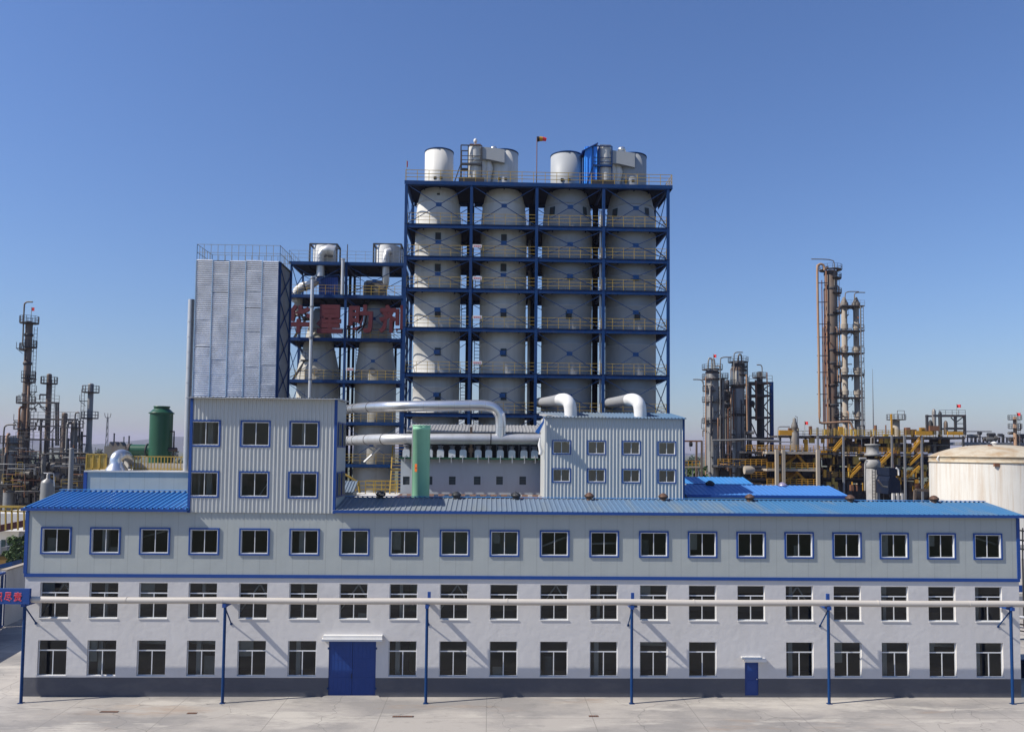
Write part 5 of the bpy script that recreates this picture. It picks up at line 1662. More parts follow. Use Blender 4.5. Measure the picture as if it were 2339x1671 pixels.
m = MB(); m.cyl(x, YW, zt - .1, zt + .3, .25, 12); m.lathe([(.4, zt + .3), (.4, zt + .38), (.01, zt + .5)], x, YW, 12); m.build('breather', M['white_paint'], t)
m = MB(); m.cyl(x - .8 - r * .15, YW - r * .3, zt - .6, zt + .05, .3, 12); m.build('roof_manway', M['rust'], t)
for a in (-.55, .3):
    m = MB(); q = (x + r * 1.01 * math.sin(a), YW - r * 1.01 * math.cos(a)); m.box(q[0] - .3, q[0] + .3, q[1] - .15, q[1] + .1, zr - .35, zr + .02); m.build('foam_box', M['rust'], t)
m = MB(); m.tube([(x - r - .05, YW - .5, zu_ + .1), (x - r - .3, YW - .5, zr + .4), (x - r - .05, YW - .5, zr + .1)], .1, 8); m.build('vent_pipe', M['white_paint'], t)

# ------------------------------------------------------------------ refinery builders
def column_tower(label, cx, ytop, Y, wpx, key, plats=(), name='distillation_tower', group=None, hook=None, dome=True, side=1, ladder=True, wtop=None, cat='column', bands=(), pr=1.0, n_dress=None):
    x, zt = W(cx, ytop, Y)
    xg = x
    s = S(Y)
    r = wpx / 2 * s
    rt = (wtop or wpx) / 2 * s
    t = thing(name, label, cat, (xg, Y, 0), group)
    m = MB()
    prof = [(r, 0), (r, zt * .55), (rt, zt * .62), (rt, zt - rt * .5)] if wtop else [(r, 0), (r, zt - r * .5)]
    if dome:
        for i in range(1, 6):
            a = i / 5 * math.pi / 2; prof.append((max(.01, rt * math.cos(a)), zt - rt * .5 + rt * .5 * math.sin(a)))
    else: prof.append((.01, zt - rt * .5))
    m.lathe(prof, xg, Y, 24); m.build('shell', M[key], t)
    for by in bands:
        z = W(cx, by, Y)[1]
        m = MB(); m.lathe([(rt + .002, z - .25), (rt + .12, z - .2), (rt + .12, z + .2), (rt + .002, z + .25)], xg, Y, 24); m.build('ring', M['frame_dark'], t)
    for item in plats:
        py, sd = item if isinstance(item, tuple) else (item, 0)
        z = W(cx, py, Y)[1]
        m = MB()
        w = (1.5 if sd == 0 else 1.25) * pr
        rr = rt if z > zt * .6 else r
        n = 14
        a0, a1 = (0, 2 * math.pi) if sd == 0 else ((-math.pi * .55, math.pi * .55) if sd > 0 else (math.pi * .45, math.pi * 1.55))
        pts = [(a0 + (a1 - a0) * i / n) for i in range(n + 1)]
        ro = rr + w
        vs, fs = [], []
        for a in pts:
            c, sn = math.cos(a), math.sin(a)
            for q, zz in ((rr, z - .08), (ro, z - .08), (ro, z + .08), (rr, z + .08)): vs.append((xg + q * c, Y + q * sn, zz))
        for i in range(n):
            for k in range(4):
                k2 = (k + 1) % 4; fs.append((i * 4 + k, i * 4 + k2, (i + 1) * 4 + k2, (i + 1) * 4 + k))
        m.add(vs, fs)
        for i in range(n):
            p = [(xg + ro * math.cos(a), Y + ro * math.sin(a)) for a in (pts[i], pts[i + 1])]
            m.bar((p[0][0], p[0][1], z), (p[0][0], p[0][1], z + 1.1), .06)
            for h in (.55, 1.1): m.bar((p[0][0], p[0][1], z + h), (p[1][0], p[1][1], z + h), .055)
        m.build('platform', M['frame_dark'], t)
    if ladder:
        m = MB(); m.ladder(xg + side * (r + .45), Y - .2, 2, zt - 1, .5, .03, .6); m.build('ladder', M['steel_old'], t)
        m = MB()
    if ladder and n_dress is None: n_dress = 3
    if n_dress: dress(t, xg, r, zt, Y, n_dress)
    if hook:
        hx, hy, hd = hook
        a, b = W(hx, hy, Y)
        m = MB(); m.tube(smooth_path([Vector((a, Y - rt - .1, zt - 4)), Vector((a, Y - rt - .1, b - 1.0)), Vector((a + hd * .3, Y - rt - .1, b - .2)), Vector((a + hd * 1.0, Y - rt - .1, b)), Vector((a + hd * 2.4, Y - rt - .1, b))], 4), .12, 8)
        m.build('davit_pipe', M['steel_old'], t)
    return t, xg, r, zt

DR = random.Random(99)
def dress(t, x, r, zt, Y, n, z0=8):
    """pipes, brackets, small half platforms and valves hung on a column"""
    for k in range(n):
        a = DR.uniform(-math.pi, 0); d = r + DR.uniform(.25, .9); px, py = x + d * math.cos(a), Y + d * math.sin(a)
        za = DR.uniform(z0, zt * .6); zb_ = DR.uniform(za + zt * .2, zt + .5)
        pts = [(px, py, za), (px, py, zb_ - .4), (x + (d - .25) * math.cos(a), Y + (d - .25) * math.sin(a), zb_), (x + r * .8 * math.cos(a), Y + r * .8 * math.sin(a), zb_)]
        m = MB(); m.tube(pts, DR.uniform(.07, .2), 8); m.build('riser_pipe', M[DR.choice(['steel_old', 'pipe_tan', 'rust', 'frame_dark', 'column_grey', 'dark'])], t)
    z = z0 + 2
    while z < zt - 2:
        a = DR.uniform(-math.pi, 0); m = MB(); q = Vector((x + (r + .9) * math.cos(a), Y + (r + .9) * math.sin(a), z))
        if DR.random() < .5:
            m.bar((x, Y, z), q, .5, .1); m.bar(q, q + Vector((0, 0, 1.0)), .06); m.bar((x + r * math.cos(a), Y + r * math.sin(a), z - .8), q, .07); m.build('side_bracket', M['frame_dark'], t)
        else:
            m.tube([(x, Y, z), q], .13, 8); m.tube([q, q + Vector((0, 0, DR.uniform(-2.2, 1.5)))], .11, 8); m.build('nozzle_pipe', M[DR.choice(['steel_old', 'rust', 'dark'])], t)
        z += DR.uniform(1.6, 3.4)

def px_box(m, x0, y0, x1, y1, Y, d):
    a, z1 = W(x0, y0, Y); b, z0 = W(x1, y1, Y)
    return m.box(min(a, b), max(a, b), Y, Y + d, min(z0, z1), max(z0, z1))
def px_bar(m, x0, y0, x1, y1, Y, wpx):
    w = wpx * S(Y)
    return m.bar(WV(x0, y0, Y), WV(x1, y1, Y), w)
def px_pipe(m, pts, Y, wpx, n=8):
    return m.tube([WV(a, b, Y) for a, b in pts], wpx * S(Y) / 2, n)

# ------------------------------------------------------------------ left plant
LY = 130.0
t, x, r, zt = column_tower('tallest slender rusty column at the far left with a top platform and bent vent pipe', 67, 733, LY, 21, 'column_brown', [(738, 0), (793, 1), (800, -1), (864, 1), (873, 1), (921, 0), (980, 0)], hook=(61, 691, .55), wtop=15, n_dress=2, side=1, bands=(765, 830, 900), pr=.55)
fx_, fz_ = W(72, 707, LY)
m = MB(); m.bar((fx_, LY, fz_ - 2.5), (fx_, LY, fz_ + .4), .06); m.build('flag_pole', M['grey_rail'], t)
m = MB(); m.box(fx_, fx_ + .45, LY, LY + .03, fz_ - .2, fz_ + .35); m.build('red_flag', M['red_flag'], t)
column_tower('second slender rusty column right of the tallest one with one high platform', 113, 853, LY + 2, 10.5, 'column_brown', [876], dome=True, n_dress=1, side=1, pr=.55)
column_tower('pale grey standalone column with two platforms left of the green tank', 208, 875, LY + 4, 19, 'column_grey', [(896, 0), (955, 0)], wtop=12, n_dress=1, side=-1, pr=.55)
column_tower('short dark rusty column reaching the middle beam of the left plant', 148, 942, LY - 2, 12, 'column_brown', [], dome=True, ladder=False, name='distillation_tower', pr=.55)
column_tower('short dark column with a small platform right of the left plant beams', 170, 962, LY - 3, 13, 'steel_old', [976], side=1, hook=(176, 942, .25), pr=.55)
column_tower('stout grey column at the left edge with a hooked vent pipe', 27, 995, LY - 8, 24, 'column_grey', [1012], hook=(18, 970, .7), side=1, pr=.55)
column_tower('thin grey column in front of the rusty ones above the left roof', 100, 1035, LY - 10, 10, 'steel_old', [], ladder=False, pr=.55)
column_tower('light grey column with white top behind the yellow railing panels', 164, 1022, LY - 14, 10, 'column_grey', [], ladder=False, pr=.55)
# connecting steelwork
t = thing('plant_frame', 'dark steel walkways tying the rusty columns of the left plant together', 'steelwork', WV(100, 1100, LY))
for y_, xa, xb, w in ((919, 42, 135, 3), (957, 68, 178, 3), (972, 66, 140, 2), (1003, 36, 160, 3)):
    m = MB(); px_bar(m, xa, y_, xb, y_ + 1, LY - 2, w * 1.25); m.build('beam', M['frame_dark'], t)
    m = MB(); a, b = WV(xa, y_ - 1, LY - 2.6), WV(xb, y_, LY - 2.6); m.rail(a, b, 1.1, 1.3, .035, (.55, 1.1)); m.build('railing', M['steel_old'], t)
for xx, ya, yb_ in ((93, 958, 1100), (128, 919, 957), (133, 919, 957), (139, 975, 1100), (181, 960, 1100), (156, 1000, 1100), (120, 1000, 1100), (187, 985, 1100)):
    m = MB(); px_bar(m, xx, ya, xx, yb_ + 60, LY - 2, 3); m.build('post', M['frame_dark'], t)
for a in ((72, 937, 88, 921), (88, 921, 104, 937), (75, 985, 88, 958), (115, 988, 128, 972)):
    m = MB(); px_bar(m, *a, LY - 2, 1.6); m.build('brace', M['frame_dark'], t)
rng = random.Random(21)
# dense low equipment behind the left roof
t = thing('pipe_rack', 'tangle of dark pipes and racks at the foot of the left plant', 'pipe rack', WV(100, 1140, LY - 6))
for k in range(7):
    y_ = 1048 + k * 17
    m = MB(); px_bar(m, -6, y_, 196, y_ + 1, LY - 7, 4); m.build('beam', M['frame_dark'], t)
for k in range(15):
    xx = -3 + k * 14
    m = MB(); px_bar(m, xx, 1042, xx, 1250, LY - 7.5, 3.2); m.build('post', M['frame_dark'], t)
for k in range(70):
    xa = rng.uniform(-5, 185); y_ = rng.uniform(1020, 1125); L_ = rng.uniform(15, 70)
    m = MB(); px_pipe(m, [(xa, y_), (xa + L_, y_), (xa + L_ + .5, y_ + rng.uniform(10, 30))], LY - 8 - rng.uniform(0, 3), rng.uniform(1.5, 4)); m.build('pipe', M[rng.choice(['steel_old', 'dark', 'frame_dark', 'column_grey', 'rust'])], t)
for k in range(30):
    xa = rng.uniform(5, 185); y_ = rng.uniform(1058, 1120)
    m = MB()
    p = WV(xa, y_, LY - 9); q = WV(xa + rng.uniform(8, 16), y_, LY - 9); m.tube([p, q], rng.uniform(.3, .7), 12); m.build('vessel', M[rng.choice(['dark', 'steel_old', 'frame_dark', 'dark'])], t)
for k in range(9):
    xa = rng.uniform(0, 170); y_ = rng.uniform(1065, 1125)
    a, b = WV(xa, y_, LY - 10), WV(xa + rng.uniform(12, 24), y_, LY - 10)
    m = MB(); m.rail(a, b, 1.1, 1.0, .04, (.55, 1.1)); m.build('yellow_rail', M['yellow'], t)
m = MB()
for k in range(5):
    px_box(m, -12 + k * 42, 1050 + (k % 3) * 8, 27 + k * 42, 1250, LY - 4, 3)
m.build('enclosure', M['dark'], t)
# pale vessel with neck just above the blue roof
Yv = 100
x, z = W(110, 1090, Yv)
t = thing('necked_vessel', 'pale vessel with a narrow neck just above the left blue roof', 'vessel', (x, Yv, 0))
s = S(Yv)
zz = lambda py: W(110, py, Yv)[1]
m = MB(); m.lathe([(14 * s, 0), (14 * s, zz(1104)), (12.5 * s, zz(1098)), (5 * s, zz(1093)), (3.6 * s, zz(1091)), (3.6 * s, zz(1083)), (.01, zz(1080))], x, Yv, 24); m.build('shell', M['column_grey'], t)
m = MB(); px_pipe(m, [(100, 1080), (123, 1081), (124, 1110)], Yv - .5, 2); m.build('pipe', M['alu_dull'], t)
# far masts and chimneys on the left horizon
Yq = 330
for lab, cx, yt, w, key, nm in (('lattice mast with a forked antenna head on the left horizon', 246, 952, 2.6, 'frame_grey', 'antenna_mast'),):
    x, zt = W(cx, yt, Yq)
    t = thing(nm, lab, 'mast', (x, Yq, 0))
    m = MB()
    for dx_ in (-.5, .5): m.bar((x + dx_ * 1.8, Yq, 0), (x + dx_ * .35, Yq, zt), .25)
    for k in range(10): z = zt * k / 10; m.bar((x - .8 + .06 * k, Yq, z), (x + .8 - .06 * k, Yq, z + zt / 10), .16)
    m.build('lattice', M[key], t)
    m = MB()
    for dx_ in (-1, 0, 1): m.tube([(x, Yq, zt - .6), (x + dx_ * 1.0, Yq, zt), (x + dx_ * 1.3, Yq, zt + 1.6)], .13, 6)
    m.build('antenna', M[key], t)
for lab, cx, yt, w in (('dark chimney on the left horizon nearest the green duct', 261, 992, 4), ('thin pale chimney on the left horizon', 283, 1000, 3.4), ('thicker faint chimney on the left horizon beside the green tank', 295, 998, 4)):
    x, zt = W(cx, yt, 600)
    m = MB(); m.cyl(x, 600, 0, zt, w / 2 * S(600), 12, w * .4 * S(600)); m.cyl(x, 600, zt, zt + 1, w * .45 * S(600), 12); o = m.build('chimney', M['frame_grey' if w < 4 else 'dark']); tag(o, lab, 'chimney', 'chimneys on the left horizon')

# ------------------------------------------------------------------ left yard at the picture edge
t = thing('yard_wall', 'pale rendered wall running back beside the blue gate at the left edge', 'wall', (-43, 72, 0))
m = MB()
m.add([(-43.6, 74.0, 0), (-45.6, 92, 0), (-45.6, 92, 5.0), (-43.6, 74.0, 5.0), (-44.0, 74.0, 0), (-46, 92, 0), (-46, 92, 5.0), (-44, 74.0, 5.0)], [(0, 1, 2, 3), (7, 6, 5, 4), (3, 2, 6, 7), (0, 3, 7, 4), (1, 5, 6, 2)]); m.build('wall', M['render_wall'], t)
m = MB(); m.add([(-43.5, 74.0, 5.0), (-45.5, 92, 5.0), (-46.1, 92, 5.0), (-44.1, 74, 5.0), (-43.5, 74.0, 5.12), (-45.5, 92, 5.12), (-46.1, 92, 5.12), (-44.1, 74, 5.12)], [(0, 3, 2, 1), (4, 5, 6, 7), (0, 1, 5, 4), (1, 2, 6, 5), (2, 3, 7, 6), (3, 0, 4, 7)]); m.build('coping', M['concrete_frame'], t)
t = thing('blue_gate', 'dark blue ribbed sheet gate below the banner at the left edge', 'gate', (-42, 66, 0))
m = MB()
n = 40
A, B = Vector((-41.2, 58.5, .15)), Vector((-43.55, 73.9, .15))
for k in range(n):
    p, q = A.lerp(B, k / n), A.lerp(B, (k + .7) / n); e = Vector((.08, 0, 0)) if k % 2 else Vector((0, 0, 0))
    m.add([p + e, q + e, A.lerp(B, (k + 1) / n), q + e + Vector((0, 0, 4.6)), p + e + Vector((0, 0, 4.6)), A.lerp(B, (k + 1) / n) + Vector((0, 0, 4.6))], [(0, 1, 3, 4), (1, 2, 5, 3)])
m.build('sheet', M['blue_steel'], t)
m = MB(); m.bar(A + Vector((-.1, 0, 4.7)), B + Vector((-.1, 0, 4.7)), .2); m.bar(A + Vector((-.1, 0, -.05)), B + Vector((-.1, 0, -.05)), .12); m.build('frame', M['blue_trim'], t)
Yb = 100
t = thing('yard_building', 'pale building with a dark red roof edge at the far left', 'building', WV(30, 1300, Yb))
m = MB(); px_box(m, -30, 1212, 64, 1480, Yb, 10); m.build('wall', M['render_wall'], t)
m = MB(); m.bar(WV(-30, 1212, Yb - 1.5), WV(70, 1192, Yb - .5), 1.6, .8); m.build('roof_edge', M['maroon'], t)
m = MB(); px_box(m, -30, 1172, 66, 1200, Yb + 6, 12); m.build('upper_roof', M['render_wall'], t)
for k in range(4):
    m = MB(); px_box(m, 2 + k * 15, 1232, 11 + k * 15, 1250, Yb - .1, .08); m.build('window', M['hatch'], t)
m = MB(); m.bar(WV(-20, 1156, 95), WV(58, 1157, 95), .25); m.bar(WV(-20, 1166, 95), WV(58, 1168, 95), .15)
for k in range(6): m.bar(WV(-15 + k * 14, 1156, 95), WV(-15 + k * 14, 1210, 95), .15)
o = m.build('yellow_pipe_bridge', M['yellow']); tag(o, 'yellow pipe bridge passing just left of the long roof', 'pipe bridge')
Yn = 86
m = MB(); px_box(m, -20, 1270, 48, 1292, Yn, 1.0); o = m.build('ochre_panel', M['brown_panel']); tag(o, 'ochre brown panel above the banner at the left edge', 'panel')
m = MB(); px_box(m, -20, 1266, 50, 1270, Yn - .1, 1.2); m.build('edge', M['dark'], o)
t = thing('horizontal_tank', 'rust streaked silver horizontal tank just above the banner', 'tank', WV(-2, 1340, 80))
m = MB(); a = WV(-40, 1330, 80); b = WV(8, 1330, 80); m.tube([a, a + (b - a) * .96, b], 1.15, 20, True, [1.15, 1.15, .8]); m.build('shell', M['alu_dull'], t)
m = MB(); px_box(m, -10, 1345, 0, 1420, 80, .6); m.build('saddle', M['rust'], t)
t = thing('white_hopper', 'cream white hopper on blue legs above the banner', 'hopper', WV(32, 1350, 82))
x, z0_ = W(32, 1350, 82); zt = W(32, 1302, 82)[1]
m = MB(); m.lathe([(.5, z0_ - 1.5), (.55, z0_), (.75, z0_ + .8), (.75, zt - .4), (.4, zt), (.01, zt + .1)], x, 82, 20); m.build('shell', M['pipe_white'], t)
for dx_ in (-1.1, -.6):
    m = MB(); m.box(x + dx_ - .08, x + dx_ + .08, 81.5, 81.7, 0, zt - .2); m.build('leg', M['blue_trim'], t)
m = MB(); m.prism([(x - 2.2, zt + .1), (x + .1, zt + .5), (x + .1, zt + 1.0), (x - 2.2, zt + .4)], 81.3, 83); o = m.build('blue_awning', M['blue_steel']); tag(o, 'dull blue sloping awning above the silver tank', 'awning')
t = thing('metal_shed', 'grey blue metal shed with a pitched top below the small trees', 'shed', WV(18, 1260, 90))
m = MB(); a, z0_ = W(4, 1268, 90); b, z1_ = W(29, 1245, 90); m.prism([(a, 0), (b, 0), (b, z1_), (a + .4, z1_ - .1), (a, z1_ - .6)], 89, 92); m.build('wall', M['frame_grey'], t)
m = MB(); a, z0_ = W(-6, 1268, 89); b, z1_ = W(8, 1232, 89); m.box(a, b, 88, 88.6, 0, z1_); o = m.build('white_door_leaf', M['white_paint']); tag(o, 'white sheet panel left of the grey blue shed', 'panel')

def tree(label, x, y, h, cr, n, key='leaf', name='tree', seed=1, base=0, group=None):
    rng = random.Random(seed)
    t = thing(name, label, 'tree', (x, y, base), group)
    m = MB()
    m.tube([(x, y, base), (x + .08, y, base + h * .3), (x - .05, y, base + h * .55), (x + .1, y, base + h * .85)], .1, 8, True, [h * .03, h * .024, h * .017, .03])
    cs = []
    for k in range(7):
        a = k * 2.4 + rng.uniform(-.4, .4); z = base + h * rng.uniform(.3, .6); q = Vector((x + math.cos(a) * cr * rng.uniform(.4, .8), y + math.sin(a) * cr * .7, z + h * rng.uniform(.1, .3)))
        m.tube([(x, y, z), ((x + q.x) / 2, (y + q.y) / 2, z + (q.z - z) * .6), q], .05, 6, True, [h * .013, h * .01, .02]); cs.append(q)
    m.build('trunk', M['bark'], t)
    m = MB()
    for q in cs + [Vector((x, y, base + h * .82)), Vector((x + .3, y, base + h * .65))]:
        for _ in range(3):
            leaf_cloud(m, (q.x + rng.uniform(-.4, .4) * cr, q.y + rng.uniform(-.4, .4) * cr, q.z + rng.uniform(-.25, .3) * cr), cr * rng.uniform(.3, .5), n, .13 * h / 5, rng, .85)
    m.build('crown', M[key], t)
x, z = W(36, 1290, 85); tree('leafy young tree in front of the pale far left building', x, 85, W(36, 1207, 85)[1], 1.2, 60, seed=4)
x, z = W(57, 1290, 87); tree('narrow tree touching the left corner of the white building', x, 87, W(57, 1200, 87)[1], .9, 50, seed=9)
x, z = W(46, 1300, 84); tree('low round bush tree below the two young trees', x, 84, W(46, 1245, 84)[1], .8, 45, seed=12)

# ------------------------------------------------------------------ right plant: grey vessels and lattice frame
RY = 170.0
def loop(t, cx, ytop, ybase, w, Y, key):
    p = [WV(cx - w / 2, ybase, Y), WV(cx - w / 2, (ytop + ybase) / 2, Y), WV(cx - w * .3, ytop + 1, Y), WV(cx, ytop, Y), WV(cx + w * .3, ytop + 1, Y), WV(cx + w / 2, (ytop + ybase) / 2, Y), WV(cx + w / 2, ybase, Y)]
    m = MB(); m.tube(smooth_path(p, 3), 1.8 * S(Y), 10); m.build('loop_pipe', M[key], t)
t, x, r, zt = column_tower('stout light grey column with looped top pipes left of the lattice frame', 1627, 842, RY, 29, 'column_grey', [(844, 0), (866, 0), (893, -1), (918, 0), (966, 0)], n_dress=8, hook=(1602, 868, -.9), side=-1, bands=(851, 960), pr=.55)
loop(t, 1622, 818, 843, 9, RY - 1, 'column_grey'); loop(t, 1629, 820, 843, 7, RY + 1, 'column_grey')
m = MB(); px_pipe(m, [(1612, 860), (1612, 1100)], RY - 2.5, 3); px_pipe(m, [(1640, 954), (1640, 1005), (1646, 1006)], RY - 2.5, 3); m.build('side_pipe', M['pipe_tan'], t)
m = MB(); px_pipe(m, [(1614, 1025), (1614, 990), (1618, 986), (1621, 990), (1621, 1030)], RY - 3, 2); px_pipe(m, [(1612, 956), (1602, 957), (1602, 978), (1611, 979)], RY - 2, 2.2); m.build('loop_line', M['frame_grey'], t)
t, x, r, zt = column_tower('stout brown topped column with a looped pipe right of the light grey one', 1686, 826, RY + 2, 28, 'column_grey', [(827, 0), (838, 1), (846, 1), (856, 1), (880, 0), (945, 0), (1003, 0)], n_dress=9, hook=(1672, 806, .8), side=1, bands=(835, 885, 948), pr=.55)
loop(t, 1690, 809, 827, 8, RY + 1, 'steel_old')
m = MB(); z0_, z1_ = W(1686, 845, RY)[1], W(1686, 828, RY)[1]; m.lathe([(r + .03, z0_), (r + .03, z1_), (r - .5, z1_ + .2)], x, RY + 2, 24); m.build('brown_cap', M['column_brown'], t)
m = MB(); px_pipe(m, [(1705, 855), (1707, 985)], RY - 1, 3.4); px_pipe(m, [(1670, 900), (1668, 1090)], RY - 1, 4); m.build('side_pipe', M['pipe_tan'], t)
t, *_ = column_tower('thin grey column squeezed between the two stout grey columns', 1651, 862, RY + 1, 9, 'steel_old', [864, 888, 914], hook=(1644, 816, 1.0), side=1, pr=.5)
column_tower('thin dark column behind the gap of the two stout columns', 1662, 868, RY + 6, 8, 'frame_dark', [880, 904, 950], side=1, pr=.6)
# lattice frame with the dark column
t = thing('lattice_frame_structure', 'dark open lattice frame around a dark brown column', 'steelwork', WV(1737, 1090, RY + 4))
xs = [1712, 1762]
lv = [874, 903, 953, 1000, 1050]
for xx in xs:
    for d in (0, 6):
        m = MB(); a, z = W(xx, 872, RY + 4); m.box(a - .35, a + .35, RY + 4 + d - .3, RY + 4 + d + .3, 0, z); m.build('post', M['blue_steel' if xx == 1762 and d == 0 else 'frame_dark'], t)
for i, y_ in enumerate(lv):
    m = MB(); px_bar(m, xs[0], y_, xs[1], y_ + .5, RY + 4, 5); px_bar(m, xs[0], y_ + 1, xs[1], y_ + 1.5, RY + 10, 4); m.build('beam', M['frame_dark'], t)
    m = MB(); a, z = W(xs[0], y_, RY + 4); b, _ = W(xs[1], y_, RY + 4); m.box(a, b, RY + 4.3, RY + 9.8, z - .1, z + .1); m.build('grating', M['dark'], t)
    if i:
        m = MB(); px_bar(m, xs[0], lv[i - 1] + 3, 1730, y_ - 2, RY + 3.8, 2.2); px_bar(m, xs[1], lv[i - 1] + 3, 1744, (lv[i - 1] + y_) / 2, RY + 3.8, 2.2); px_bar(m, xs[1], y_ - 2, 1744, (lv[i - 1] + y_) / 2, RY + 3.8, 2.2); m.build('brace', M['frame_dark'], t)
    if i == 0:
        m = MB(); m.rail(WV(xs[0], y_ - 2, RY + 3.6), WV(xs[1] + 2, y_ - 2, RY + 3.6), 1.4, 1.3, .05, (.7, 1.4)); m.build('railing', M['steel_old'], t)
column_tower('dark brown column standing inside the lattice frame', 1735, 848, RY + 7, 14, 'dark', [862], hook=(1738, 834, -.5), side=-1, ladder=False, pr=.6)
m = MB(); px_pipe(m, [(1726, 868), (1727, 905), (1727, 960)], RY + 3, 4.5); px_pipe(m, [(1752, 850), (1753, 900), (1753, 1090)], RY + 3.2, 2.2); o = m.build('riser', M['rust']); tag(o, 'rust red riser pipe in front of the dark brown column', 'pipe')
t = thing('drum', 'dull green grey round drum on the left side of the lattice frame', 'drum', WV(1718, 935, RY + 2))
m = MB(); p = WV(1719, 922, RY + 3.5); m.ball((p.x, p.y, p.z), 5.5 * S(RY), 14, 10, 1.5); m.build('shell', M['dark'], t)
m = MB(); m.tube([WV(1706, 987, RY), WV(1722, 987, RY)], 4 * S(RY), 14); o = m.build('horizontal_vessel', M['column_grey']); tag(o, 'small pale horizontal vessel at mid height of the lattice frame', 'vessel')

# tall tower with its brown line
TY = 180.0
t, x, r, zt = column_tower('tallest rusty column on the right with a brown pipe looping over its top', 1897, 616, TY, 25, 'column_brown',
             [(617, 0), (637, 1), (671, 1), (716, 1), (763, 1), (806, 1), (837, 1), (873, 1), (907, 1), (953, 1)], n_dress=8, wtop=28, hook=(1899, 596, -2.2), side=1, bands=(626, 660, 720, 763, 800, 830, 880, 925), pr=.75)
p = [(1883, 617), (1883, 611), (1880, 605), (1874, 603), (1869, 606), (1867, 615), (1868, 700), (1870, 800), (1872, 950), (1873, 963), (1880, 966), (1900, 965), (1935, 963), (1943, 966), (1947, 976), (1952, 982), (1960, 984)]
m = MB(); m.tube(smooth_path([WV(a, b, TY - 4) for a, b in p], 3), 2.6 * S(TY), 12); m.build('brown_line', M['pipe_tan'], t)
for xx, ya in ((1878, 640), (1883, 660), (1889, 690)):
    m = MB(); px_pipe(m, [(xx - 1, ya), (xx + 3, 965)], TY - 3, 2.2); m.build('riser', M['pipe_tan' if xx == 1889 else 'maroon'], t)
m = MB()
for y_ in (646, 690, 740, 770, 812, 850, 900):
    px_bar(m, 1866, y_, 1890, y_, TY - 3.4, 1.6)
m.build('pipe_guide', M['frame_dark'], t)
TW = TY + 9
for lab, cx, hk in (('left one of the slim twin columns joined by platforms', 1928, (1927, 667, 1.4)), ('right one of the slim twin columns joined by platforms', 1955, (1948, 669, 1.1))):
    t, x, r, zt = column_tower(lab, cx, 688, TW, 13, 'concrete_frame', [], n_dress=1, ladder=False, hook=hk, side=1, group='slim twin columns', pr=.5)
    z1_ = W(cx, 690, TW)[1]
    m = MB(); m.lathe([(r + .25, W(cx, 704, TW)[1]), (r + .3, W(cx, 694, TW)[1]), (r * .8, z1_ + .5), (r * .4, z1_ + 1.2), (.01, z1_ + 1.3)], x, TW, 20); m.build('head', M['steel_old'], t)
    for y_ in (752, 803, 852, 903, 953):
        z = W(cx, y_, TW)[1]; m = MB(); m.lathe([(r * .9, z + .1), (r + .16, z + .15), (r + .16, z + 1.3), (r * .9, z + 1.4)], x, TW, 20, False); m.build('collar', M['concrete_frame'], t)
t = thing('link_platform', 'dark platforms linking the slim twin columns with a thin pipe on the right', 'platform', WV(1942, 990, TW))
for y_ in (700, 756, 807, 857, 908, 958):
    m = MB(); a, z = W(1917, y_, TW); b, _ = W(1968, y_, TW); m.box(a, b, TW - 1.6, TW + 2.4, z - .15, z + .12); m.build('deck', M['frame_dark'], t)
    m = MB(); m.rail((a, TW - 1.6, z + .12), (b, TW - 1.6, z + .12), 1.2, 1.1, .03, (.6, 1.2)); m.build('railing', M['steel_old'], t)
    m = MB(); px_bar(m, 1936, y_ + 8, 1940, y_ + 2, TW, 1.8); px_bar(m, 1949, y_ + 8, 1945, y_ + 2, TW, 1.8); m.build('bracket', M['frame_dark'], t)
m = MB(); px_pipe(m, [(1966, 700), (1967.5, 830), (1971, 985)], TW - 1.7, 2.4); m.build('side_pipe', M['frame_grey'], t)
m = MB(); x, _ = W(1962, 800, TW); m.ladder(x, TW - 1.7, W(1962, 985, TW)[1], W(1962, 700, TW)[1], .8, .05, .8); m.build('ladder', M['steel_old'], t)
x, zt = W(1993, 842, 260)
m = MB(); m.cyl(x, 260, 0, zt, .42, 8, .05); m.cyl(x, 260, zt * .5, zt * .5 + .4, .5, 8); o = m.build('radio_mast', M['frame_grey']); tag(o, 'needle thin grey mast right of the twin columns', 'mast')

# process structure with yellow rails
PY = 165.0
pst = thing('process_structure', 'long multi level process frame crowded with yellow rails, pipes and vessels', 'process structure', WV(1950, 1130, PY))
def deck_line(y_, xa, xb, Y, d=10, key='frame_grey', rail='yellow_b', th=3.5):
    m = MB(); a, z = W(xa, y_, Y); b, _ = W(xb, y_, Y); m.box(a, b, Y, Y + d, z - th * S(Y), z); m.build('deck', M[key], pst)
    if rail:
        m = MB(); m.rail((a, Y, z), (b, Y, z), 1.25, 1.25, .06, (.45, .85, 1.25)); m.build('railing', M[rail], pst)
        m = MB(); m.rail((a, Y + d, z), (b, Y + d, z), 1.25, 1.6, .06, (.6, 1.25)); m.build('railing', M[rail], pst)
def post_line(xs, ytop, Y, key, wpx=5):
    for xx in xs:
        m = MB(); a, z = W(xx, ytop, Y); w = wpx / 2 * S(Y); m.box(a - w, a + w, Y - w, Y + w, 0, z); m.build('post', M[key], pst)
deck_line(994, 1852, 2205, PY, 12, 'frame_dark', 'yellow', 5)
deck_line(1034, 1870, 2120, PY, 12, 'frame_dark', 'yellow_b')
deck_line(1062, 1970, 2120, PY + 2, 10, 'frame_dark', None)
deck_line(1091, 1880, 2110, PY + 3, 9, 'frame_dark', 'yellow_b')
post_line((1868, 1926, 2037, 2066, 2105), 995, PY - .6, 'frame_grey', 4)
post_line((1900, 1960, 2000, 2090, 2150, 2200), 995, PY + 12, 'frame_dark', 4)
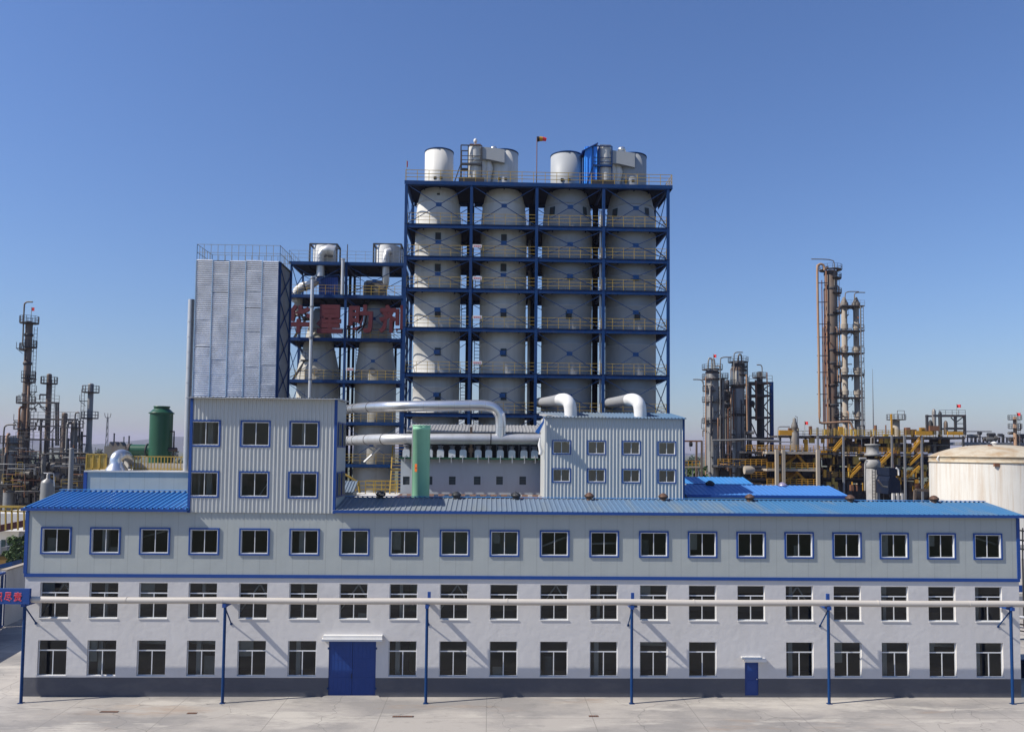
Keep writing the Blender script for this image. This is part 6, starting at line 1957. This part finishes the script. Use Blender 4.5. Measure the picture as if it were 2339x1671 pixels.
# concrete stair tower
deck_line(1030, 1752, 1872, PY - 4, 12, 'concrete_frame', 'yellow_b', 6)
deck_line(1070, 1752, 1872, PY - 4, 12, 'concrete_frame', 'yellow_b', 5)
deck_line(1107, 1752, 1872, PY - 4, 12, 'concrete_frame', 'yellow_b', 5)
post_line((1774, 1789, 1868), 1026, PY - 4.4, 'concrete_frame', 7)
for k, (ya, yb_) in enumerate(((1034, 1066), (1074, 1103), (1107, 1140))):
    m = MB(); px_bar(m, 1818, ya + 2, 1845, yb_, PY - 2, 5); px_bar(m, 1790, yb_ - 2, 1818, ya + 8, PY, 5); m.build('stair_flight', M['yellow_b'], pst)
    m = MB(); px_box(m, 1778, ya + 6, 1787, yb_ - 6, PY - 1, .3); px_box(m, 1792, ya + 4, 1814, ya + 16, PY + 1, .3); m.build('yellow_screen', M['yellow_b'], pst)
# dark backdrop equipment filling the levels
rng = random.Random(77)
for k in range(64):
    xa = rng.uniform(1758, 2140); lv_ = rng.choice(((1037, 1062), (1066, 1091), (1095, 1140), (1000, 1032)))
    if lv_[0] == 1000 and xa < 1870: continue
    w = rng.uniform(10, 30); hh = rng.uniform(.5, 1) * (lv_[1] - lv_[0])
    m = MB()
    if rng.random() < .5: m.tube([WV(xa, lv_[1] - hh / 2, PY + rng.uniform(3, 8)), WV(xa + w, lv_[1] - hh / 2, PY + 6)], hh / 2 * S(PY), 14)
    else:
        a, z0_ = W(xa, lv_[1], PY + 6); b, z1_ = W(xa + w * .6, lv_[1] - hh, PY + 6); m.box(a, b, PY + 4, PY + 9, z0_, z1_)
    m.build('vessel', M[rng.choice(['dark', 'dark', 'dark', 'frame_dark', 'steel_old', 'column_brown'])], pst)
for k in range(95):
    xa = rng.uniform(1755, 2140); y_ = rng.uniform(998, 1128); L_ = rng.uniform(10, 50); Yp = PY + rng.uniform(.5, 9)
    if y_ < 1030 and xa < 1865: continue
    m = MB(); pts = [(xa, y_), (xa + L_, y_)]
    if rng.random() < .6: pts.append((xa + L_ + .3, y_ + rng.uniform(8, 25)))
    px_pipe(m, pts, Yp, rng.uniform(1.2, 3.2)); m.build('pipe', M[rng.choice(['steel_old', 'dark', 'frame_dark', 'alu_dull', 'pipe_tan', 'white_paint', 'frame_grey', 'frame_dark'])], pst)
for k in range(150):
    xa = rng.uniform(1800, 2138); y_ = rng.choice((993, 1012, 1031, 1045, 1060, 1075, 1089, 1105, 1120)); w = rng.uniform(3, 17)
    a, z = W(xa, y_, PY + rng.uniform(-.2, 4)); b, _ = W(xa + w, y_, PY)
    m = MB(); m.box(a, b, PY + .5, PY + 1, z, z + rng.uniform(.8, 1.9)); m.build('yellow_guard', M[rng.choice(['yellow_b', 'yellow_b', 'yellow', 'yellow', 'rust', 'brown_panel'])], pst)
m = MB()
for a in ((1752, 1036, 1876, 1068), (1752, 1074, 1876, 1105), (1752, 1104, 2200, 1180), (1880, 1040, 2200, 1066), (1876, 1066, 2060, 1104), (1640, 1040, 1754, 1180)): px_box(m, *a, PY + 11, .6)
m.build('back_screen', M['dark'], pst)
for a in ((1905, 1030, 1930, 1000), (2010, 1060, 2036, 1034), (2080, 1032, 2108, 998), (2076, 1062, 2104, 1036), (2070, 1092, 2100, 1064), (1940, 1090, 1966, 1064), (2108, 1120, 2130, 1092)):
    m = MB(); px_bar(m, *a, PY - .3, 5); px_bar(m, a[0], a[1] - 9, a[2], a[3] - 9, PY - .3, 1.5); m.build('stair_flight', M['yellow_b'], pst)
for k in range(26):
    xa = rng.uniform(1885, 2110); y_ = rng.uniform(984, 993); m = MB(); w = rng.uniform(2, 7)
    a, z = W(xa, 993.5, PY + 2); m.cyl(a, PY + rng.uniform(1, 8), z, z + rng.uniform(.6, 2.4), w / 2 * S(PY), 10); m.build('deck_vessel', M[rng.choice(['steel_old', 'rust', 'dark', 'column_grey', 'yellow'])], pst)
# items on the top deck of the process structure
t, *_ = column_tower('short tan column with a yellow ladder cage above the process frame', 2047, 957, PY + 3, 15, 'concrete_frame', [(958, 0)], side=-1, ladder=False, pr=.8)
m = MB(); px_bar(m, 2036, 945, 2037, 993, PY, 3.2); m.build('yellow_ladder', M['yellow_b'], t)
m = MB(); m.rail(WV(2050, 957, PY), WV(2066, 957, PY), 1.8, 1, .06, (.9, 1.8)); m.build('railing', M['frame_grey'], t)
t = thing('small_still', 'small grey still with pointed head on the left of the process frame', 'still', WV(1815, 995, PY))
x, z = W(1815, 995, PY); zt = W(1815, 953, PY)[1]
m = MB(); m.lathe([(.9, z - 3), (.9, z + .6), (.45, z + 1.3), (.7, z + 1.5), (.7, z + 2.1), (.35, zt - .8), (.35, zt - .3), (.01, zt)], x, PY, 18); m.build('shell', M['steel_old'], t)
m = MB(); px_pipe(m, [(1777, 1003), (1777, 976), (1782, 974), (1804, 974)], PY, 2.4); px_pipe(m, [(1821, 980), (1821, 952), (1816, 950)], PY, 1.6); m.build('pipe', M['frame_grey'], t)
m = MB(); px_box(m, 1780, 982, 1822, 994, PY - .5, .4); m.build('yellow_guard', M['yellow_b'], t)
m = MB(); px_box(m, 1778, 994, 1860, 999, PY, 5); m.build('deck', M['frame_dark'], t)
for xx in (1782, 1810, 1840):
    m = MB(); px_bar(m, xx, 998, xx, 1030, PY + 1, 4); m.build('leg', M['frame_dark'], t)
for lab, cx, cy, flagw in (('small red flag above the left end of the process frame', 1842, 966, 8), ('small red flag above the steel house on the process frame', 2190, 927, 10), ('small red flag above the far right slim column', 2327, 946, 9), ('small red flag above the light grey column', 1633, 813, 7)):
    p = WV(cx - flagw / 2, cy, PY)
    t = thing('red_flag', lab, 'flag', p, 'small red flags on the plant')
    s = S(PY)
    m = MB(); m.cyl(p.x, PY, p.z - 30 * s, p.z + 5 * s, .06, 6); m.build('pole', M['grey_rail'], t)
    m = MB(); n = 6
    for i in range(n):
        f0, f1 = i / n, (i + 1) / n
        y0, y1 = PY + .15 * math.sin(6 * f0), PY + .15 * math.sin(6 * f1)
        m.add([(p.x + flagw * s * f0, y0, p.z - 3.5 * s), (p.x + flagw * s * f1, y1, p.z - 3.5 * s), (p.x + flagw * s * f1, y1, p.z + 3.5 * s), (p.x + flagw * s * f0, y0, p.z + 3.5 * s)], [(0, 1, 2, 3)])
    m.build('cloth', M['red_flag'], t)
# steel house at the right of the deck
sh = thing('steel_house', 'open dark steel house with equipment on the right of the process frame', 'steelwork', WV(2160, 993, PY))
for xx in (2117, 2182, 2203):
    for d in (0, 7):
        m = MB(); a, z = W(xx, 947, PY + d); _, z0_ = W(xx, 993, PY + d); w = 2.4 * S(PY); m.box(a - w, a + w, PY + d - w, PY + d + w, z0_, z); m.build('post', M['frame_dark'], sh)
for y_ in (949, 978):
    m = MB(); px_bar(m, 2132 if y_ == 949 else 2160, y_, 2205, y_ + .5, PY, 5); px_bar(m, 2114, y_ + 1, 2205, y_ + 1, PY + 7, 4); m.build('beam', M['frame_dark'], sh)
m = MB(); m.rail(WV(2145, 947, PY - .2), WV(2205, 947, PY - .2), 1.0, 1.4, .05, (.5, 1.0)); m.build('railing', M['frame_grey'], sh)
m = MB(); px_bar(m, 2184, 964, 2200, 952, PY, 2); px_bar(m, 2172, 953, 2181, 962, PY, 2); px_bar(m, 2184, 967, 2202, 967, PY, 1.6); m.build('brace', M['frame_dark'], sh)
for xx, ya, yb_, w, key in ((2133, 935, 992, 9, 'column_grey'), (2147, 940, 992, 8, 'dark'), (2160, 962, 992, 9, 'column_brown'), (2125, 960, 992, 8, 'dark')):
    m = MB(); x, z = W(xx, ya, PY + 3); m.lathe([(w / 2 * S(PY), W(xx, yb_, PY + 3)[1]), (w / 2 * S(PY), z - .4), (w / 3 * S(PY), z), (.01, z + .2)], x, PY + 3, 16); m.build('vessel', M[key], sh)
m = MB(); px_box(m, 2124, 972, 2146, 984, PY - .8, .5); m.build('rust_panel', M['rust'], sh)
m = MB(); px_box(m, 2092, 984, 2130, 993, PY - .9, .3); m.build('yellow_guard', M['yellow_b'], sh)
m = MB(); px_box(m, 2165, 985, 2200, 993, PY - .9, .3); m.build('yellow_guard', M['yellow_b'], sh)
m = MB(); px_box(m, 2070, 976, 2080, 993, PY, 1); px_box(m, 2084, 980, 2094, 993, PY, 1.2); m.build('red_cover', M['rust'], sh)
# background rack continuing to the right edge
t = thing('far_rack', 'long blue grey pipe rack behind the white storage tank', 'pipe rack', WV(2280, 1010, 190))
m = MB(); px_box(m, 2200, 1009, 2420, 1018, 190, 8); m.build('beam', M['frame_grey'], t)
m = MB(); px_bar(m, 2205, 985, 2265, 985, 191, 2); px_bar(m, 2205, 998, 2350, 999, 189.8, 1.5); m.build('beam', M['frame_dark'], t)
for k in range(22):
    xx = 2210 + k * 9
    m = MB(); px_bar(m, xx, 998 - (6 if k % 3 == 0 else 0), xx, 1300, 192, rng.uniform(2, 5)); m.build('post', M[rng.choice(['frame_grey', 'dark', 'frame_dark'])], t)
for k in range(14):
    xx = 2208 + rng.uniform(0, 120); y_ = rng.uniform(988, 1006)
    m = MB(); m.tube([WV(xx, y_, 191), WV(xx + rng.uniform(5, 18), y_, 191)], rng.uniform(.25, .7), 10); m.build('pipe', M[rng.choice(['dark', 'frame_dark', 'steel_old', 'column_grey'])], t)
column_tower('far slim tan column with two small platforms above the white tank', 2318, 951, 190, 8, 'pipe_tan', [(958, 0), (978, 0)], side=1, pr=.7)
# pale peeling column in front of the process frame
t, x, r, zt = column_tower('pale peeling column with a grey girdle in front of the process frame', 1993, 1042, 128, 29, 'peeling', [], side=1, ladder=False, dome=False)
zz = lambda py: W(1993, py, 128)[1]
m = MB(); m.lathe([(r * .95, zz(1041)), (r + .22, zz(1041)), (r + .22, zz(1036)), (r * .92, zz(1034)), (r * .92, zz(1018)), (r + .15, zz(1017)), (r + .15, zz(1014)), (.01, zz(1013))], x, 128, 24); m.build('head', M['peeling'], t)
m = MB(); px_pipe(m, [(1990, 1016), (1990, 1000), (1994, 997), (1997, 1002), (1997, 1016)], 128, 4); m.build('top_pipe', M['steel_old'], t)
m = MB(); m.lathe([(r + .02, zz(1069)), (r + .18, zz(1067)), (r + .18, zz(1055)), (r + .02, zz(1052))], x, 128, 24); m.build('girdle', M['peeling'], t)
m = MB(); px_pipe(m, [(1976, 1120), (1976, 1058), (1981, 1052)], 125.5, 4); px_pipe(m, [(1963, 1047), (1978, 1047)], 125.5, 6); m.build('side_pipe', M['peeling'], t)
m = MB(); m.ladder(W(1996, 1100, 126.5)[0], 126.5, 2, zz(1072), .5, .04, .5); m.build('ladder', M['frame_dark'], t)
t = thing('hopper_house', 'dark blue grey hopper house beside the pale peeling column', 'hopper', WV(2043, 1130, 122))
m = MB(); px_box(m, 2031, 1068, 2049, 1086, 122, 4); a, z1_ = W(2029, 1086, 122); b, z0_ = W(2057, 1128, 122); m.prism([(a + .3, z1_), (b - .9, z1_), (b, z0_ + 2), (b, z0_), (a, z0_), (a, z0_ + 2)], 122, 126); m.build('body', M['deck'], t)
for xx in (2040, 2050, 2060):
    m = MB(); px_bar(m, xx, 1126, xx, 1180, 121.5, 5); m.build('leg', M['render_wall'], t)
m = MB(); px_pipe(m, [(2047, 1068), (2052, 1072), (2053, 1085)], 121.5, 4); m.build('pipe', M['white_paint'], t)
m = MB(); px_pipe(m, [(2006, 1096), (2016, 1110), (2027, 1112)], 121.5, 4); m.build('chute', M['steel_old'], t)
# brown steel frame in front at the right of the process frame
t = thing('brown_frame', 'brown steel frame just left of the white storage tank', 'steelwork', WV(2115, 1130, 112))
for a in ((2092, 1118, 2130, 1120, 6), (2090, 1118, 2088, 1180, 5), (2133, 1090, 2135, 1180, 8), (2122, 1083, 2140, 1088, 4)):
    m = MB(); px_bar(m, *a[:4], 112, a[4]); m.build('beam', M['column_brown'], t)
# gantry left of the light grey column
GY = 120.0
t = thing('hoist_gantry', 'rusty hoist gantry between the eight window block and the light grey column', 'gantry', WV(1585, 1090, GY))
m = MB(); px_bar(m, 1560, 1007, 1604, 1007, GY, 3.5); m.build('beam', M['rust'], t)
for xx in (1591, 1603):
    m = MB(); px_bar(m, xx, 1007, xx - 1, 1260, GY + (0 if xx > 1600 else 2), 4); m.build('leg', M['column_brown'], t)
m = MB(); p = WV(1575, 1014, GY); m.tube([p, p + Vector((.4, 0, 0))], .35, 12); m.bar(p, p + Vector((.15, 0, -1.0)), .05); m.build('hoist', M['black'], t)
t = thing('low_gallery', 'low yellow railed gallery under the hoist gantry', 'gallery', WV(1582, 1090, GY))
a, b = WV(1564, 1066, GY - 1), WV(1598, 1066, GY - 1)
m = MB(); m.rail(a, b, .9, .6, .05, (.4, .9)); m.build('railing', M['yellow_b'], t)
m = MB(); m.bar(a, b, .4, .25); m.build('deck', M['concrete_frame'], t)
for xx in (1568, 1582, 1596):
    m = MB(); px_bar(m, xx, 1067, xx, 1260, GY - 1, 2.5); m.build('post', M['frame_grey'], t)
x, _ = W(1574, 1060, 150)
tree('bushy green tree seen through the hoist gantry', x, 150, W(1574, 1036, 150)[1], 3.2, 70, 'leaf', seed=31)
x, _ = W(1596, 1060, 152)
tree('lower green tree right of the hoist gantry legs', x, 152, W(1596, 1046, 152)[1], 3.0, 60, 'leaf', seed=32)
# low mixed plant between the columns and the concrete stair tower
t = thing('pump_yard', 'dark pumps and yellow rails between the grey columns and the concrete frame', 'pump yard', WV(1720, 1100, RY - 6))
for y_, xa, xb in ((1030, 1705, 1752), (1092, 1716, 1750), (1062, 1640, 1752)):
    m = MB(); a, z = W(xa, y_, RY - 6); b, _ = W(xb, y_, RY - 6); m.box(a, b, RY - 6, RY, z - .4, z); m.build('deck', M['frame_dark'], t)
    m = MB(); m.rail((a, RY - 6, z), (b, RY - 6, z), 1.3, 1.2, .07, (.45, .9, 1.3)); m.build('railing', M['yellow_b'], t)
for k in range(26):
    xa = rng.uniform(1640, 1745); y_ = rng.uniform(1000, 1120)
    m = MB(); pts = [(xa, y_), (xa + rng.uniform(6, 28), y_)]
    if rng.random() < .6: pts.append((pts[1][0] + .4, y_ + rng.uniform(6, 22)))
    px_pipe(m, pts, RY - rng.uniform(3, 7), rng.uniform(1.5, 4)); m.build('pipe', M[rng.choice(['steel_old', 'dark', 'frame_dark', 'frame_grey', 'pipe_tan'])], t)
for k in range(30):
    xa = rng.uniform(1642, 1716); ya = rng.uniform(862, 960); yb_ = ya + rng.uniform(40, 170)
    m = MB(); px_pipe(m, [(xa + rng.uniform(-8, 8), ya), (xa, ya + 3), (xa + .6, yb_), (xa + rng.uniform(-9, 9), yb_ + 1)], RY + rng.uniform(3, 9), rng.uniform(1.2, 3.4)); m.build('upright_pipe', M[rng.choice(['steel_old', 'dark', 'frame_dark', 'rust', 'pipe_tan', 'frame_dark'])], t)
for k in range(14):
    xa = rng.uniform(1640, 1690); y_ = rng.uniform(880, 1050)
    m = MB(); a, z = W(xa, y_, RY + 5); m.box(a, a + rng.uniform(1.2, 3), RY + 4, RY + 6, z, z + rng.uniform(.15, 1.4)); m.build('side_platform', M[rng.choice(['frame_dark', 'dark'])], t)
m = MB(); px_box(m, 1700, 1068, 1756, 1200, RY - 1, 2); px_box(m, 1645, 1075, 1668, 1200, RY - 1, 2); m.build('enclosure', M['dark'], t)
m = MB(); m.tube([WV(1700, 1073, RY - 8), WV(1716, 1073, RY - 8), WV(1724, 1073, RY - 8)], 9 * S(RY), 16, True, [9 * S(RY), 9 * S(RY), 4 * S(RY)]); o = m.build('pale_vessel', M['concrete_frame']); tag(o, 'pale horizontal vessel with a conical end behind the light blue shed roof', 'vessel')
m = MB(); px_pipe(m, [(1628, 1005), (1660, 1005), (1700, 1003), (1780, 1006)], RY - 8, 4); px_pipe(m, [(1736, 1008), (1810, 1009)], RY - 8, 2.5); o = m.build('transfer_pipe', M['column_grey']); tag(o, 'long grey transfer pipe running from the light grey column to the process frame', 'pipe')

# ------------------------------------------------------------------ right picture edge
EY = 62.0
t = thing('edge_stair', 'dark steel walkway seen past the right corner of the white building', 'walkway', WV(2335, 1280, 75))
for y_ in (1210, 1232, 1252):
    m = MB(); px_bar(m, 2310, y_ - 2, 2380, y_ + 8, 75, 3.5); m.build('beam', M['dark'], t)
for xx in (2322, 2336, 2352):
    m = MB(); px_bar(m, xx, 1205, xx, 1275, 75, 2.2); a, z = W(xx, 1275, 75); m.box(a - .06, a + .06, 74.94, 75.06, 0, z); m.build('post', M['dark'], t)
m = MB(); px_box(m, 2308, 1243, 2390, 1252, 75.5, 3); m.build('slab', M['render_wall'], t)
t = thing('edge_wall', 'pale yard wall behind the right end of the long pipe', 'wall', WV(2340, 1400, 80))
m = MB(); a, z = W(2300, 1372, 80); m.box(a, a + 14, 80, 80.3, 0, z + .8); m.build('wall', M['render_wall'], t)
m = MB(); px_box(m, 2306, 1336, 2395, 1352, 79.5, .2); a, z = W(2306, 1352, 79.5); b, _ = W(2395, 1352, 79.5); m.box(a + .1, a + .25, 79.72, 79.85, 0, z + .3); m.box(b - .25, b - .1, 79.72, 79.85, 0, z + .3); o = m.build('blue_board', M['blue_trim']); tag(o, 'dark blue board above the pipe at the right edge', 'board')
for y_, w in ((1315, 6), (1408, 7), (1424, 3), (1432, 3)):
    pass
t = thing('edge_pipes', 'bundle of white and grey pipes at the right edge beside the last post', 'pipe bundle', WV(2340, 1420, 70))
for y_, w, key in ((1410, 7, 'white_paint'), (1426, 3.5, 'dark'), (1433, 3, 'frame_grey'), (1441, 3, 'dark')):
    m = MB(); px_pipe(m, [(2300, y_ - 6), (2339, y_), (2400, y_ + 12)], 70, w); m.build('pipe', M[key], t)
for xx in (2324, 2390):
    m = MB(); a, z = W(xx, 1412, 70); m.box(a - .15, a + .15, 70.2, 70.5, 0, z); m.build('support', M['frame_grey'], t)
t = thing('edge_fence', 'dark blue ribbed sheet fence at the lower right corner', 'fence', WV(2340, 1580, 58))
m = MB(); a, z = W(2322, 1507, 58)
corrugated(m, a, a + 8, .1, z, 58, (), .3, .05); m.build('sheet', M['deck'], t)
m = MB(); m.box(a, a + 8, 58.02, 58.1, z - .1, z + .05); m.build('rail', M['blue_steel'], t)

# ------------------------------------------------------------------ haze: one even box of air round everything
hz_m = bpy.data.materials.new('haze_air')
hz_m.use_nodes = True
hn, hl = hz_m.node_tree.nodes, hz_m.node_tree.links
hn.clear()
ho = hn.new('ShaderNodeOutputMaterial')
hv = hn.new('ShaderNodeVolumePrincipled')
hv.inputs['Color'].default_value = (0.70, 0.68, 0.90, 1)
hv.inputs['Density'].default_value = 0.00012
hv.inputs['Anisotropy'].default_value = 0.2
hl.new(hv.outputs[0], ho.inputs['Volume'])
m = MB()
m.box(-7200, 7200, -400, 9200, -2, 150)
tag(m.build('haze', hz_m), kind='stuff')
